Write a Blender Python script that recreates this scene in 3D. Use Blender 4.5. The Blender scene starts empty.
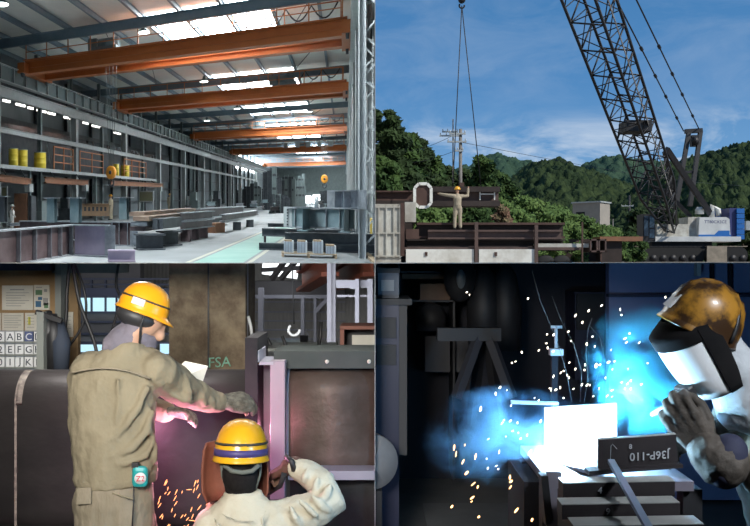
import bpy, bmesh, math, random
from mathutils import Vector as V, Matrix, Euler, noise
random.seed(7)
scene = bpy.context.scene
COL = scene.collection
PI = math.pi
# ------------------------------------------------------------------ camera
F = 900.0                                   # focal length in pixels of the 750 x 526 frame
cam_d = bpy.data.cameras.new('camera'); cam = bpy.data.objects.new('camera', cam_d); COL.objects.link(cam)
cam_d.sensor_width = 36.0; cam_d.lens = 36.0*F/750.0
cam_d.clip_start = 0.05; cam_d.clip_end = 5000
cam.location = (0, 0, 0); cam.rotation_euler = (PI/2, 0, 0)
scene.camera = cam
scene.view_settings.view_transform = 'Standard'
scene.view_settings.look = 'None'
scene.view_settings.exposure = 0.0
scene.view_settings.gamma = 1.0
scene.view_settings.use_curve_mapping = False
# ------------------------------------------------------------------ world: blue sky with thin clouds
w = bpy.data.worlds.new('sky'); scene.world = w; w.use_nodes = True
nt = w.node_tree; nt.nodes.clear()
N = nt.nodes.new; LK = nt.links.new
out = N('ShaderNodeOutputWorld'); bg = N('ShaderNodeBackground'); LK(bg.outputs[0], out.inputs[0])
tc = N('ShaderNodeTexCoord'); sep = N('ShaderNodeSeparateXYZ'); LK(tc.outputs['Generated'], sep.inputs[0])
rmp = N('ShaderNodeValToRGB'); LK(sep.outputs['Z'], rmp.inputs[0])
e = rmp.color_ramp.elements
e[0].position = 0.0; e[0].color = (0.42, 0.60, 0.80, 1)
e[1].position = 0.30; e[1].color = (0.060, 0.205, 0.455, 1)
a = e.new(0.11); a.color = (0.155, 0.345, 0.62, 1)
a = e.new(0.19); a.color = (0.088, 0.255, 0.53, 1)
mp = N('ShaderNodeMapping'); LK(tc.outputs['Generated'], mp.inputs[0])
mp.inputs['Rotation'].default_value = (0, math.radians(28), 0)
mp.inputs['Scale'].default_value = (4.2, 2, 11); mp.inputs['Location'].default_value = (2.3, 0, 1.45)
nz = N('ShaderNodeTexNoise'); LK(mp.outputs[0], nz.inputs[0])
nz.inputs['Scale'].default_value = 1.9; nz.inputs['Detail'].default_value = 9; nz.inputs['Roughness'].default_value = 0.62
nz.inputs['Distortion'].default_value = 0.7
cr = N('ShaderNodeValToRGB'); LK(nz.outputs['Fac'], cr.inputs[0])
cr.color_ramp.elements[0].position = 0.44; cr.color_ramp.elements[1].position = 0.70
# clouds gather low over the ridge and thin out upwards
lo = N('ShaderNodeMapRange'); LK(sep.outputs['Z'], lo.inputs[0])
lo.inputs['From Min'].default_value = 0.165; lo.inputs['From Max'].default_value = 0.11
lo.inputs['To Min'].default_value = 0.10; lo.inputs['To Max'].default_value = 1.0
mu = N('ShaderNodeMath'); mu.operation = 'MULTIPLY'; LK(cr.outputs[0], mu.inputs[0]); LK(lo.outputs[0], mu.inputs[1])
mx = N('ShaderNodeMix'); mx.data_type = 'RGBA'
LK(mu.outputs[0], mx.inputs['Factor']); LK(rmp.outputs[0], mx.inputs['A']); mx.inputs['B'].default_value = (0.80, 0.86, 0.92, 1)
LK(mx.outputs['Result'], bg.inputs[0]); bg.inputs[1].default_value = 1.0
# ------------------------------------------------------------------ lights
def look(o, t):
    o.rotation_euler = (V(t) - o.location).to_track_quat('-Z', 'Y').to_euler()
def area(name, loc, tgt, sx, sy, power, col=(1, 1, 1), spread=180):
    d = bpy.data.lights.new(name, 'AREA'); d.shape = 'RECTANGLE'; d.size = sx; d.size_y = sy
    d.energy = power; d.color = col; d.spread = math.radians(spread)
    o = bpy.data.objects.new(name, d); COL.objects.link(o); o.location = loc; look(o, tgt); return o
def point(name, loc, power, col, r=0.03):
    d = bpy.data.lights.new(name, 'POINT'); d.energy = power; d.color = col; d.shadow_soft_size = r
    o = bpy.data.objects.new(name, d); COL.objects.link(o); o.location = loc; return o
sd = bpy.data.lights.new('sun', 'SUN'); sd.energy = 4.1; sd.angle = math.radians(0.6); sd.color = (1.0, 0.95, 0.86)
sun = bpy.data.objects.new('sun', sd); COL.objects.link(sun); sun.location = (120, -20, 90)
sun.rotation_euler = V((-0.64, 0.40, -0.66)).to_track_quat('-Z', 'Y').to_euler()
# workshop (lower left): added fill lights, all out of sight
area('workshop_fill', (-0.75, 0.5, 0.50), (-1.25, 5.2, -0.6), 0.9, 0.6, 36, (1.0, 0.96, 0.90), 62)
area('workshop_back_fill', (-1.9, 7.4, -0.05), (-1.9, 12.5, -1.2), 3.4, 0.6, 100, (0.95, 0.97, 1.0), 150)  # added to brighten the far workshop
area('workshop_top_fill', (-1.2, 5.06, -0.03), (-1.2, 5.06, -2), 2.2, 0.12, 17, (1.0, 0.97, 0.93), 170)  # added top light for the column's upper edge
# welding bay (lower right): faint fill light, added out of sight
area('bay_fill', (2.2, 1.2, 1.2), (1.18, 2.75, -0.40), 0.4, 0.3, 4.2, (0.85, 0.92, 1.0), 36)

# ------------------------------------------------------------------ mesh helpers
IDENT = lambda p: V(p)
XF = [IDENT]                                # current map from a place's own measures to the world
QUAD = ['']                                 # which of the four places is being built
ALL = []
class B:
    def __init__(s): s.v = []; s.f = []; s.sm = []; s.mi = []
    def add(s, vs, fs, smooth=False, m=0):
        o = len(s.v); x = XF[0]
        s.v += [x(p) for p in vs]
        for f in fs: s.f.append([i+o for i in f]); s.sm.append(smooth); s.mi.append(m)
        return s
    def box(s, c, d, R=None, m=0):
        c = V(c); hx, hy, hz = d[0]/2, d[1]/2, d[2]/2
        if R is None: R = Matrix.Identity(3)
        elif isinstance(R, (int, float)): R = Matrix.Rotation(R, 3, 'Z')
        vs = [c + R @ V((x*hx, y*hy, z*hz)) for z in (-1, 1) for y in (-1, 1) for x in (-1, 1)]
        return s.add(vs, [(0,1,3,2),(4,6,7,5),(0,4,5,1),(2,3,7,6),(0,2,6,4),(1,5,7,3)], False, m)
    def b2(s, lo, hi, m=0):
        return s.box([(lo[i]+hi[i])/2 for i in range(3)], [abs(hi[i]-lo[i]) for i in range(3)], None, m)
    def frame3(s, a, b, up):
        a = V(a); b = V(b); y = (b-a).normalized(); u = V(up)
        x = y.cross(u)
        if x.length < 1e-4: x = y.cross(V((1, 0, 0)))
        x.normalize(); z = x.cross(y); return a, b, x, y, z
    def bar(s, a, b, w, h, up=(0,0,1), m=0):
        a, b, x, y, z = s.frame3(a, b, up)
        vs = [p + x*(i*w/2) + z*(j*h/2) for p in (a, b) for i, j in ((-1,-1),(1,-1),(1,1),(-1,1))]
        return s.add(vs, [(0,3,2,1),(4,5,6,7),(0,1,5,4),(1,2,6,5),(2,3,7,6),(3,0,4,7)], False, m)
    def prof(s, a, b, poly, up=(0,0,1), m=0, smooth=False):
        """sweep a closed 2-D profile (x across, z up) from a to b"""
        a, b, x, y, z = s.frame3(a, b, up); n = len(poly)
        vs = [p + x*q[0] + z*q[1] for p in (a, b) for q in poly]
        fs = [tuple(range(n)), tuple(range(2*n-1, n-1, -1))] + [(i, i+n, (i+1) % n + n, (i+1) % n) for i in range(n)]
        s.add(vs, fs[:2], False, m); o = len(s.v)-2*n
        for f in fs[2:]: s.f.append([i+o for i in f]); s.sm.append(smooth); s.mi.append(m)
        return s
    def ibeam(s, a, b, h, bw, tw=.012, tf=.018, up=(0,0,1), m=0):
        B2, H = bw/2, h/2; t = tw/2
        return s.prof(a, b, [(-B2,-H),(B2,-H),(B2,-H+tf),(t,-H+tf),(t,H-tf),(B2,H-tf),(B2,H),(-B2,H),(-B2,H-tf),(-t,H-tf),(-t,-H+tf),(-B2,-H+tf)], up, m)
    def poly(s, pts, ex, m=0):
        """extrude a planar polygon pts by the vector ex"""
        n = len(pts); e = V(ex); vs = [V(p) for p in pts] + [V(p)+e for p in pts]
        return s.add(vs, [tuple(range(n)), tuple(range(2*n-1, n-1, -1))] + [(i, i+n, (i+1) % n + n, (i+1) % n) for i in range(n)], False, m)
    def tube(s, pts, r, n=8, m=0, smooth=True, cap=True):
        pts = [V(p) for p in pts]; k = len(pts); rs = r if isinstance(r, (list, tuple)) else [r]*k
        vs = []; t0 = (pts[1]-pts[0]).normalized(); ref = V((0, 0, 1)) if abs(t0.z) < .9 else V((1, 0, 0))
        x = t0.cross(ref).normalized()
        for i, p in enumerate(pts):
            t = (pts[min(i+1, k-1)] - pts[max(i-1, 0)]).normalized()
            x = (x - t*x.dot(t)).normalized(); y = t.cross(x)
            for j in range(n):
                a = 2*PI*j/n; vs.append(p + (x*math.cos(a) + y*math.sin(a))*rs[i])
        fs = [(i*n+j, i*n+(j+1) % n, (i+1)*n+(j+1) % n, (i+1)*n+j) for i in range(k-1) for j in range(n)]
        s.add(vs, fs, smooth, m)
        if cap:
            o = len(s.v)-len(vs)
            for f in (range(n-1, -1, -1), range((k-1)*n, k*n)): s.f.append([i+o for i in f]); s.sm.append(False); s.mi.append(m)
        return s
    def loft(s, rings, m=0, smooth=True, cap=True, closed=True):
        n = len(rings[0]); k = len(rings); vs = [V(p) for r in rings for p in r]
        fs = [(i*n+j, i*n+(j+1) % n, (i+1)*n+(j+1) % n, (i+1)*n+j) for i in range(k-1) for j in range(n if closed else n-1)]
        if cap: fs += [tuple(range(n-1, -1, -1)), tuple(range((k-1)*n, k*n))]
        return s.add(vs, fs, smooth, m)
    def lathe(s, prof, c, n=20, axis=(0,0,1), m=0, smooth=True, cap=True):
        q = V((0,0,1)).rotation_difference(V(axis).normalized()).to_matrix(); c = V(c)
        return s.loft([[c + q @ V((r*math.cos(2*PI*j/n), r*math.sin(2*PI*j/n), z)) for j in range(n)] for r, z in prof], m, smooth, cap)
    def ell(s, c, r, R=None, n=16, k=10, m=0, fn=None):
        c = V(c); R = R or Matrix.Identity(3); rings = []
        for i in range(k+1):
            t = -PI/2 + PI*i/k; ring = []
            for j in range(n):
                a = 2*PI*j/n; d = V((math.cos(t)*math.cos(a), math.cos(t)*math.sin(a), math.sin(t)))
                q = V((d.x*r[0], d.y*r[1], d.z*r[2]))
                if fn: q = fn(d, q)
                ring.append(c + R @ q)
            rings.append(ring)
        return s.loft(rings, m, True, False)
    def join(s, o):
        k = len(s.v); s.v += o.v; s.f += [[i+k for i in f] for f in o.f]; s.sm += o.sm; s.mi += o.mi; return s
    def mesh(s, name, off, mats):
        me = bpy.data.meshes.new(name)
        me.from_pydata([p-off for p in s.v], [], s.f)
        for m in (mats if isinstance(mats, (list, tuple)) else [mats]): me.materials.append(m)
        for p, sm, mi in zip(me.polygons, s.sm, s.mi): p.use_smooth = sm; p.material_index = mi
        bm = bmesh.new(); bm.from_mesh(me); bmesh.ops.remove_doubles(bm, verts=bm.verts, dist=1e-6)
        bmesh.ops.recalc_face_normals(bm, faces=bm.faces); bm.to_mesh(me); bm.free(); me.update()
        return me
def bb(vs):
    lo = V([min(p[i] for p in vs) for i in range(3)]); hi = V([max(p[i] for p in vs) for i in range(3)])
    return V(((lo.x+hi.x)/2, (lo.y+hi.y)/2, lo.z))
def link(name, me, parent=None, loc=(0,0,0), label=None, bevel=0, mods=None):
    o = bpy.data.objects.new(name, me); COL.objects.link(o); o.location = loc
    if parent: o.parent = parent
    if label: o['label'] = label
    if bevel:
        bv = o.modifiers.new('bevel', 'BEVEL'); bv.width = bevel; bv.segments = 2; bv.limit_method = 'ANGLE'
        bv.harden_normals = False
    if mods: mods(o)
    ALL.append((o, QUAD[0])); return o
def tags(o, label, cat, group=None, kind=None):
    if label: o['label'] = label
    if cat: o['category'] = cat
    if group: o['group'] = group
    if kind: o['kind'] = kind
    return o
def one(name, label, cat, b, mats, group=None, bevel=0, mods=None, kind=None):
    base = bb(b.v); o = link(name, b.mesh(name, base, mats), None, base, None, bevel, mods)
    return tags(o, label, cat, group, kind)
def struct(name, b, mats, bevel=0, mods=None):
    base = bb(b.v); o = link(name, b.mesh(name, base, mats), None, base, None, bevel, mods); o['kind'] = 'structure'; return o
class Thing:
    def __init__(s, name, label, cat, group=None): s.a = (name, label, cat, group); s.p = []
    def part(s, name, b, mats, sub=None, label=None, bevel=0, mods=None, kind=None):
        """sub: index of the part this one belongs to"""
        s.p.append((name, b, mats, sub, label, bevel, mods, kind)); return len(s.p)-1
    def done(s):
        base = bb([p for q in s.p for p in q[1].v])
        r = bpy.data.objects.new(s.a[0], None); COL.objects.link(r); r.location = base; r.empty_display_size = .2
        tags(r, s.a[1], s.a[2], s.a[3]); os = []
        for name, b, mats, sub, label, bevel, mods, kind in s.p:
            o = link(name, b.mesh(name, base, mats), r if sub is None else os[sub], (0,0,0), label, bevel, mods)
            if kind: o['kind'] = kind
            os.append(o)
        ALL.append((r, QUAD[0])); return r
def dup(root, d, label=None):
    """copy of a thing and its parts, moved by the world vector d"""
    def cp(o, par):
        c = o.copy(); COL.objects.link(c); c.parent = par; ALL.append((c, QUAD[0]))
        for ch in list(o.children): cp(ch, c)
        return c
    c = cp(root, None); c.location = root.location + V(d)
    if label: c['label'] = label
    return c
# ------------------------------------------------------------------ materials
MATS = {}
def mat(name, c1, c2=None, scale=4, rough=.6, metal=0, bump=0, bscale=None, stretch=(1,1,1), spec=None, detail=5, lo=.35, hi=.65, wave=None, coat=0, bdist=.02):
    """principled material; colour wanders from c1 to c2 with noise over the object's own surface"""
    if name in MATS: return MATS[name]
    m = bpy.data.materials.new(name); m.use_nodes = True; t = m.node_tree; p = t.nodes['Principled BSDF']
    p.inputs['Base Color'].default_value = (*c1, 1); p.inputs['Roughness'].default_value = rough; p.inputs['Metallic'].default_value = metal
    if spec is not None: p.inputs['Specular IOR Level'].default_value = spec
    if coat: p.inputs['Coat Weight'].default_value = coat
    tc = t.nodes.new('ShaderNodeTexCoord'); mp = t.nodes.new('ShaderNodeMapping'); t.links.new(tc.outputs['Object'], mp.inputs[0])
    mp.inputs['Scale'].default_value = stretch
    if c2 is not None:
        n = t.nodes.new('ShaderNodeTexNoise'); n.inputs['Scale'].default_value = scale; n.inputs['Detail'].default_value = detail; n.inputs['Roughness'].default_value = .62
        t.links.new(mp.outputs[0], n.inputs[0]); r = t.nodes.new('ShaderNodeValToRGB'); t.links.new(n.outputs['Fac'], r.inputs[0])
        r.color_ramp.elements[0].position = lo; r.color_ramp.elements[0].color = (*c1, 1)
        r.color_ramp.elements[1].position = hi; r.color_ramp.elements[1].color = (*c2, 1)
        t.links.new(r.outputs[0], p.inputs['Base Color'])
    if bump or wave:
        b = t.nodes.new('ShaderNodeBump'); b.inputs['Strength'].default_value = bump or .5; b.inputs['Distance'].default_value = bdist
        if wave:
            n = t.nodes.new('ShaderNodeTexWave'); n.inputs['Scale'].default_value = wave[1]; n.bands_direction = wave[0]; n.inputs['Distortion'].default_value = wave[2] if len(wave) > 2 else 0
            n.inputs['Detail Scale'].default_value = .6
        else:
            n = t.nodes.new('ShaderNodeTexNoise'); n.inputs['Scale'].default_value = bscale or scale*3; n.inputs['Detail'].default_value = 4
        t.links.new(mp.outputs[0], n.inputs[0]); t.links.new(n.outputs['Fac'], b.inputs['Height']); t.links.new(b.outputs[0], p.inputs['Normal'])
    MATS[name] = m; return m
def glow(name, col, s):
    if name in MATS: return MATS[name]
    m = bpy.data.materials.new(name); m.use_nodes = True; t = m.node_tree; t.nodes.clear()
    o = t.nodes.new('ShaderNodeOutputMaterial'); e = t.nodes.new('ShaderNodeEmission'); e.inputs[0].default_value = (*col, 1); e.inputs[1].default_value = s
    t.links.new(e.outputs[0], o.inputs[0]); MATS[name] = m; return m
def at(px, py, y):
    """point at depth y seen at pixel px, py from the standpoint"""
    return V(((px-375)/F*y, y, (263-py)/F*y))

# ------------------------------------------------------------------ the shell that holds the four places apart
K = 0.42/F
M_panel = mat('partition_paint', (.30, .31, .31), (.26, .27, .27), 2, .8)
M_dark = mat('dark_paint', (.03, .03, .033), (.022, .022, .024), 2, .9)
def wedge_v(y0, y1, z0, z1):    # upright dividing wall, as thick as K says; z given per metre of depth or absolute
    return B().add([(-K*y0, y0, z0), (K*y0, y0, z0), (K*y1, y1, z0), (-K*y1, y1, z0), (-K*y0, y0, z1), (K*y0, y0, z1), (K*y1, y1, z1), (-K*y1, y1, z1)],
                   [(0,3,2,1),(4,5,6,7),(0,1,5,4),(1,2,6,5),(2,3,7,6),(3,0,4,7)])
def wedge_h(y0, y1, x0, x1):
    return B().add([(x0, y0, -K*y0), (x1, y0, -K*y0), (x1, y1, -K*y1), (x0, y1, -K*y1), (x0, y0, K*y0), (x1, y0, K*y0), (x1, y1, K*y1), (x0, y1, K*y1)],
                   [(0,3,2,1),(4,5,6,7),(0,1,5,4),(1,2,6,5),(2,3,7,6),(3,0,4,7)])
struct('wall_upper', wedge_v(24.5, 330, 0.0, 60), M_panel)
struct('wall_lower', wedge_v(4.9, 24, -6.0, 0.0), M_panel)
struct('floor_upper', wedge_h(4.9, 60, -30, 30), M_panel)
# unseen porch added round the standpoint to block light; outer walls of the lower storey
struct('ceiling_light_block', B().b2((-2.6, -3.2, 1.55), (2.6, 4.95, 1.65)), M_dark)
struct('wall_light_block_left', B().b2((-2.6, -3.2, 0), (-2.5, 4.95, 1.6)), M_dark)
struct('wall_light_block_right', B().b2((2.5, -3.2, 0), (2.6, 4.95, 1.6)), M_dark)
struct('wall_light_block_back', B().b2((-2.6, -3.3, 0), (2.6, -3.2, 1.6)), M_dark)
struct('ceiling_lower_left', B().b2((-11, -3.2, 0.0), (-2.5, 5.0, 0.06)), M_dark)
struct('ceiling_lower_right', B().b2((2.5, -3.2, 0.0), (11, 5.0, 0.06)), M_dark)
struct('wall_outer_left', B().b2((-11.1, -3.2, -3), (-11, 24, 0)), M_dark)
struct('wall_outer_right', B().b2((11, -3.2, -3), (11.1, 24, 0)), M_dark)
struct('wall_lower_front', B().b2((-11, -3.3, -3), (11, -3.2, 0)), M_dark)
struct('wall_lower_back', B().b2((-11, 23.5, -3), (11, 23.6, 0)), M_dark)
struct('floor_lower', B().b2((-11, -3.2, -1.87), (11, 23.6, -1.77)), mat('workshop_floor', (.11, .105, .10), (.16, .15, .14), 1.5, .8, bump=.2))
# ================================================================== people: one continuous skin mesh, clothes as its children
def chain(b, pts, rs, n=12):
    pts = [V(p) for p in pts]; rings = []
    P = []; R = []
    d0 = (pts[0]-pts[1]).normalized(); d1 = (pts[-1]-pts[-2]).normalized()
    for t in (1.0, .9, .6): P.append(pts[0]+d0*rs[0]*t); R.append(rs[0]*math.sqrt(max(1-t*t, .0025)))
    P += pts; R += list(rs)
    for t in (.6, .9, 1.0): P.append(pts[-1]+d1*rs[-1]*t); R.append(rs[-1]*math.sqrt(max(1-t*t, .0025)))
    b.tube(P, R, n)
def remesh(vox, smooth=6, wr=None):
    def f(o):
        m = o.modifiers.new('skin', 'REMESH'); m.mode = 'VOXEL'; m.voxel_size = vox; m.use_smooth_shade = True
        s = o.modifiers.new('smooth', 'SMOOTH'); s.iterations = smooth; s.factor = .5
        if wr:
            t = bpy.data.textures.new('folds', 'CLOUDS'); t.noise_scale = wr[0]; t.noise_depth = 2
            d = o.modifiers.new('folds', 'DISPLACE'); d.texture = t; d.strength = wr[1]; d.mid_level = .5; d.texture_coords = 'LOCAL'
    return f
M_skin = mat('skin', (.42, .24, .16), (.5, .3, .2), 9, .55)
M_hair = mat('black_hair', (.012, .010, .010), (.018, .016, .015), 60, .9, spec=.1)
M_helm = mat('yellow_helmet', (.80, .40, .03), None, 4, .35)
M_boot = mat('boot_leather', (.03, .028, .026), None, 4, .6)
def lerp(a, b, t): return V(a)*(1-t) + V(b)*t
def small_person(name, label, J, s, jacket, trouser, helmet=M_helm, glove=None, fwd=(0, 1, 0)):
    """J: joints in world measures; s: body scale; coarse build for figures seen far off"""
    t = Thing(name, label, 'person'); f = V(fwd).normalized()
    g = lambda k: V(J[k])
    b = B(); chain(b, [g('pelvis'), lerp(g('pelvis'), g('chest'), .5), g('chest')], [.13*s, .12*s, .14*s])
    chain(b, [g('chest'), g('neck'), g('head')], [.08*s, .055*s, .06*s])
    b.ell(g('head'), (.078*s, .095*s, .115*s)); b.ell(g('head')+f*.09*s+V((0,0,-.01*s)), (.014*s, .02*s, .02*s), None, 8, 6)
    for q in 'LR':
        chain(b, [g('sh'+q), g('el'+q), g('wr'+q)], [.05*s, .04*s, .03*s]); h = g('wr'+q)+(g('wr'+q)-g('el'+q)).normalized()*.08*s
        chain(b, [g('wr'+q), h], [.03*s, .035*s])
        chain(b, [g('hip'+q), g('kn'+q), g('an'+q)], [.08*s, .055*s, .04*s])
    t.part('body', b, M_skin, mods=remesh(.022*s, 3))
    b = B(); chain(b, [g('pelvis')+V((0,0,.05*s)), lerp(g('pelvis'), g('chest'), .5), g('chest'), lerp(g('chest'), g('neck'), .6)], [.165*s, .16*s, .175*s, .10*s])
    for q in 'LR': chain(b, [lerp(g('sh'+q), g('chest'), .25), g('el'+q), g('wr'+q)], [.088*s, .07*s, .055*s])
    t.part('jacket', b, jacket, mods=remesh(.022*s, 3))
    b = B(); chain(b, [g('pelvis')+V((0,0,.06*s)), g('pelvis')], [.15*s, .155*s])
    for q in 'LR': chain(b, [g('hip'+q), g('kn'+q), g('an'+q)+V((0,0,.03*s))], [.105*s, .08*s, .07*s])
    t.part('trousers', b, trouser, mods=remesh(.022*s, 3))
    for q in 'LR':
        b = B(); b.ell(g('an'+q)+f*.06*s+V((0,0,-.04*s)), (.05*s, .05*s, .05*s)); chain(b, [g('an'+q)+V((0,0,-.035*s)), g('an'+q)+f*.14*s+V((0,0,-.045*s))], [.05*s, .042*s]); t.part('boot', b, M_boot)
    if helmet:
        b = B(); b.lathe([(.135*s, 0), (.132*s, .02*s), (.12*s, .07*s), (.085*s, .12*s), (.03*s, .14*s), (.001, .142*s)], g('head')+V((0,0,.03*s)), 16)
        b.ell(g('head')+f*.12*s+V((0,0,.035*s)), (.08*s, .06*s, .012*s), None, 10, 6)
        t.part('helmet', b, helmet)
    return t.done()
def standing(base, s, face, aL=None, aR=None):
    """joints of a standing figure; face: heading in degrees (0 looks along +y)"""
    R = Matrix.Rotation(math.radians(face), 3, 'Z'); c = V(base); k = s
    p = lambda x, y, z: c + R @ V((x*k, y*k, z*k))
    J = dict(pelvis=p(0,0,.95), chest=p(0,.01,1.30), neck=p(0,.01,1.50), head=p(0,.03,1.63))
    for q, m in (('L', -1), ('R', 1)):
        J['sh'+q] = p(.19*m, 0, 1.42); a = aL if q == 'L' else aR
        a = a or ((.24*m, .02, 1.14), (.24*m, .16, .92))
        J['el'+q] = p(*a[0]); J['wr'+q] = p(*a[1])
        J['hip'+q] = p(.09*m, 0, .92); J['kn'+q] = p(.11*m, .02, .5); J['an'+q] = p(.12*m, -.01, .085)
    return J, tuple(R @ V((0, 1, 0)))
# ================================================================== upper left: the steel hall
QUAD[0] = 'TL'
TH, TS, XR = 2.0, 65/900, 0.2
tT = V((-.8367, .5476, .5476*TS)); tL = V((-30/900, 1, TS))
def tl(p): return V((XR, 0, -TH)) + tT*p[0] + tL*p[1] + V((0, 0, p[2]))
def TLw(px, py, w=0):                       # where the sight line of a pixel meets the level w above the hall floor
    d, e_ = (px-375)/F, (263-py)/F; y = (w-TH)/(e_-TS); u = (XR-.0333*y-d*y)/.8185; return V((u, y-.5476*u, w))
def TLu(px, py, u):                         # ... and the upright plane at distance u from the right crane rail
    d, e_ = (px-375)/F, (263-py)/F; y = (XR-.8185*u)/(d+.0333); return V((u, y-.5476*u, e_*y+TH-TS*y))
XF[0] = tl
Lv = V((0, 1, 0)); Uv = V((1, 0, 0)); Z = V((0, 0, 1))
M_conc = mat('hall_floor', (.17, .185, .19), (.225, .24, .245), .35, .7, bump=.05)
M_lane = mat('green_lane_paint', (.18, .33, .28), (.22, .37, .32), .8, .6)
M_line = mat('pale_line_paint', (.45, .43, .34), (.36, .35, .29), 2, .7)
M_roof = mat('roof_sheet', (.80, .80, .76), (.86, .86, .82), 1, .7, wave=('Y', 2.2), bump=.5)
M_gsteel = mat('grey_green_steel', (.145, .185, .19), (.19, .23, .23), 1.2, .55)
M_raf = mat('blue_grey_steel', (.16, .23, .28), (.20, .27, .32), 1.5, .55)
M_dsteel = mat('dark_steel', (.035, .042, .05), (.07, .08, .09), 2, .5)
M_mill = mat('mill_scale_steel', (.075, .054, .058), (.15, .112, .118), 1.6, .42, .35)
M_lilac = mat('lilac_primer_steel', (.24, .21, .29), (.32, .28, .36), 1.4, .5, .1)
M_edge = mat('ground_steel_edge', (.38, .41, .45), (.22, .245, .27), 3, .35, .5)
M_teal = mat('teal_primer_steel', (.13, .20, .225), (.21, .27, .285), 1.6, .5, .15)
M_orange = mat('crane_orange', (.56, .17, .045), (.46, .135, .04), .5, .5)
M_rail = mat('rail_orange', (.55, .2, .08), None, 4, .5)
M_rust = mat('rusty_steel', (.28, .13, .07), (.20, .10, .06), 2, .8)
M_yel = mat('drum_yellow', (.75, .58, .06), None, 3, .4)
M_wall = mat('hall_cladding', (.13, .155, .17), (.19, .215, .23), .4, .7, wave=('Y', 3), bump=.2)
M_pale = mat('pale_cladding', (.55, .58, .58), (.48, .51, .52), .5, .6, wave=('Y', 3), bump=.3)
M_galv = mat('galvanised_steel', (.36, .39, .40), (.45, .48, .48), 2, .45, .2)
M_sky = glow('skylight_glow', (.90, .97, 1.0), 20)
M_strip = glow('strip_lamp_glow', (1.0, .96, .9), 3.0)
M_lamp = glow('high_bay_glow', (.92, 1.0, 1.0), 9.0)
M_wood = mat('pallet_wood', (.30, .22, .14), (.38, .29, .19), 4, .8)
M_tan = mat('tan_bar', (.26, .185, .13), (.17, .12, .095), 1.5, .6)
M_hook = mat('hook_orange', (.72, .29, .03), None, 4, .4)
# ---- shell
struct('floor_hall', B().b2((-2.2, 12, -.3), (44, 305, 0)), M_conc)
struct('ceiling_hall', B().b2((-2.4, 4, 13.0), (44, 305, 13.15)), M_roof)
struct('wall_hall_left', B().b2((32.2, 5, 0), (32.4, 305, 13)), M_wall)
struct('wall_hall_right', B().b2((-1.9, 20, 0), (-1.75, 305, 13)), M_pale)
struct('wall_hall_end', B().b2((-2, 300, 0), (33, 300.3, 13)), M_gsteel)
g0, g1 = TLw(186, 259), TLw(271, 228)
def lane(name, uL, uR, m, v0=16, v1=190, z=.004): struct(name, B().b2((uL, v0, .001), (uR, v1, z)), m)
ul = TLw(195, 262)[0]; ur = TLw(244, 262)[0]
lane('trim_1', ur, ul, M_lane); lane('trim_2', ul+.15, ul+.33, M_line); lane('trim_3', ur-.33, ur-.15, M_line)
# end wall: bright gates and windows
for i, (x0, x1, y0, y1) in enumerate([(303, 311, 196, 203), (313, 321, 195, 203)]):
    def E(px, py):
        d, e_ = (px-375)/F, (263-py)/F; u = (XR-.0333*300-300*d)/(.8367+.5476*d); y = 300+.5476*u; return (u, e_*y+TH-TS*y)
    a = E(x1, y1); c = E(x0, y0)
    struct('window_%d' % (i+1), B().b2((a[0], 299.8, a[1]), (c[0], 299.98, c[1])), M_sky)
for i, (x0, x1, y0, y1) in enumerate([(236, 266, 146, 150), (237, 266, 154, 161), (236, 256, 164, 168)]):
    a = TLu(x0, (y0+y1)/2, 31.85); c = TLu(x1, (y0+y1)/2, 31.85); hh = (y1-y0)/F*(a.y+.5476*31.85)/2
    struct('window_%d' % (i+4), B().b2((31.8, a.y, a.z-hh), (31.88, c.y, a.z+hh)), M_sky)
# roof structure: rafters across, purlins along
RV = [44.5+13.5*k for k in range(-2, 19)]
for k, v in enumerate(RV):
    struct('ceiling_rafter', B().ibeam((-1.7, v, 12.25), (32.2, v, 12.25), .62, .3, .03, .05), M_raf)
PU = [-1.2, 2.0, 5.3, 8.6, 11.8, 15.0, 18.3, 21.6, 24.8, 28.0, 31.0]
for u in PU: struct('ceiling_purlin', B().ibeam((u, 10, 12.75), (u, 300, 12.75), .34, .2, .03, .04), M_raf)
b = B()
for k in range(0, 10):
    v = 44.5+13.5*k
    for u0 in (2.0, 18.3): b.bar((u0, v, 12.6), (u0+3.3, v+13.5, 12.6), .05, .05)
struct('ceiling_bracing', b, M_dsteel)
n = 0
for k in range(-2, 17, 2):
    v = 44.5+13.5*k
    for u0, u1 in ((5.3, 8.6), (8.6, 11.8), (11.8, 15.0)):
        n += 1; struct('window_%d' % (10+n), B().b2((u0+.2, v+1.2, 12.93), (u1-.2, v+12, 12.99)), M_sky)
n = 0
def high_bay(px, py, lab):
    global n
    p = TLw(px, py, 11.7); t = Thing('high_bay_lamp', lab, 'lamp', 'high bay lamps under the roof')
    t.part('housing', B().lathe([(.14, .5), (.16, .3), (.5, .06), (.52, .03), (.5, .03)], p, 14), M_gsteel)
    t.part('hanger', B().tube([p+Z*.5, p+Z*.95], .03, 6), M_dsteel)
    t.part('bulb', B().lathe([(.0, .0), (.46, .02), (.46, .05), (0, .06)], p, 14), M_lamp); t.done()
for px, py, lab in [(2, 5, 'lit high bay lamp at the far upper left corner of the hall'), (144, 33, 'lit high bay lamp just left of the nearest skylight'), (204, 82, 'lit high bay lamp left of the second row of skylights'),
                    (237, 109, 'lit high bay lamp left of the third row of skylights'), (309, 112, 'lit high bay lamp right of the third row of skylights'), (207, 121, 'lit high bay lamp behind the second crane, low on its left half')]:
    high_bay(px, py, lab)
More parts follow.
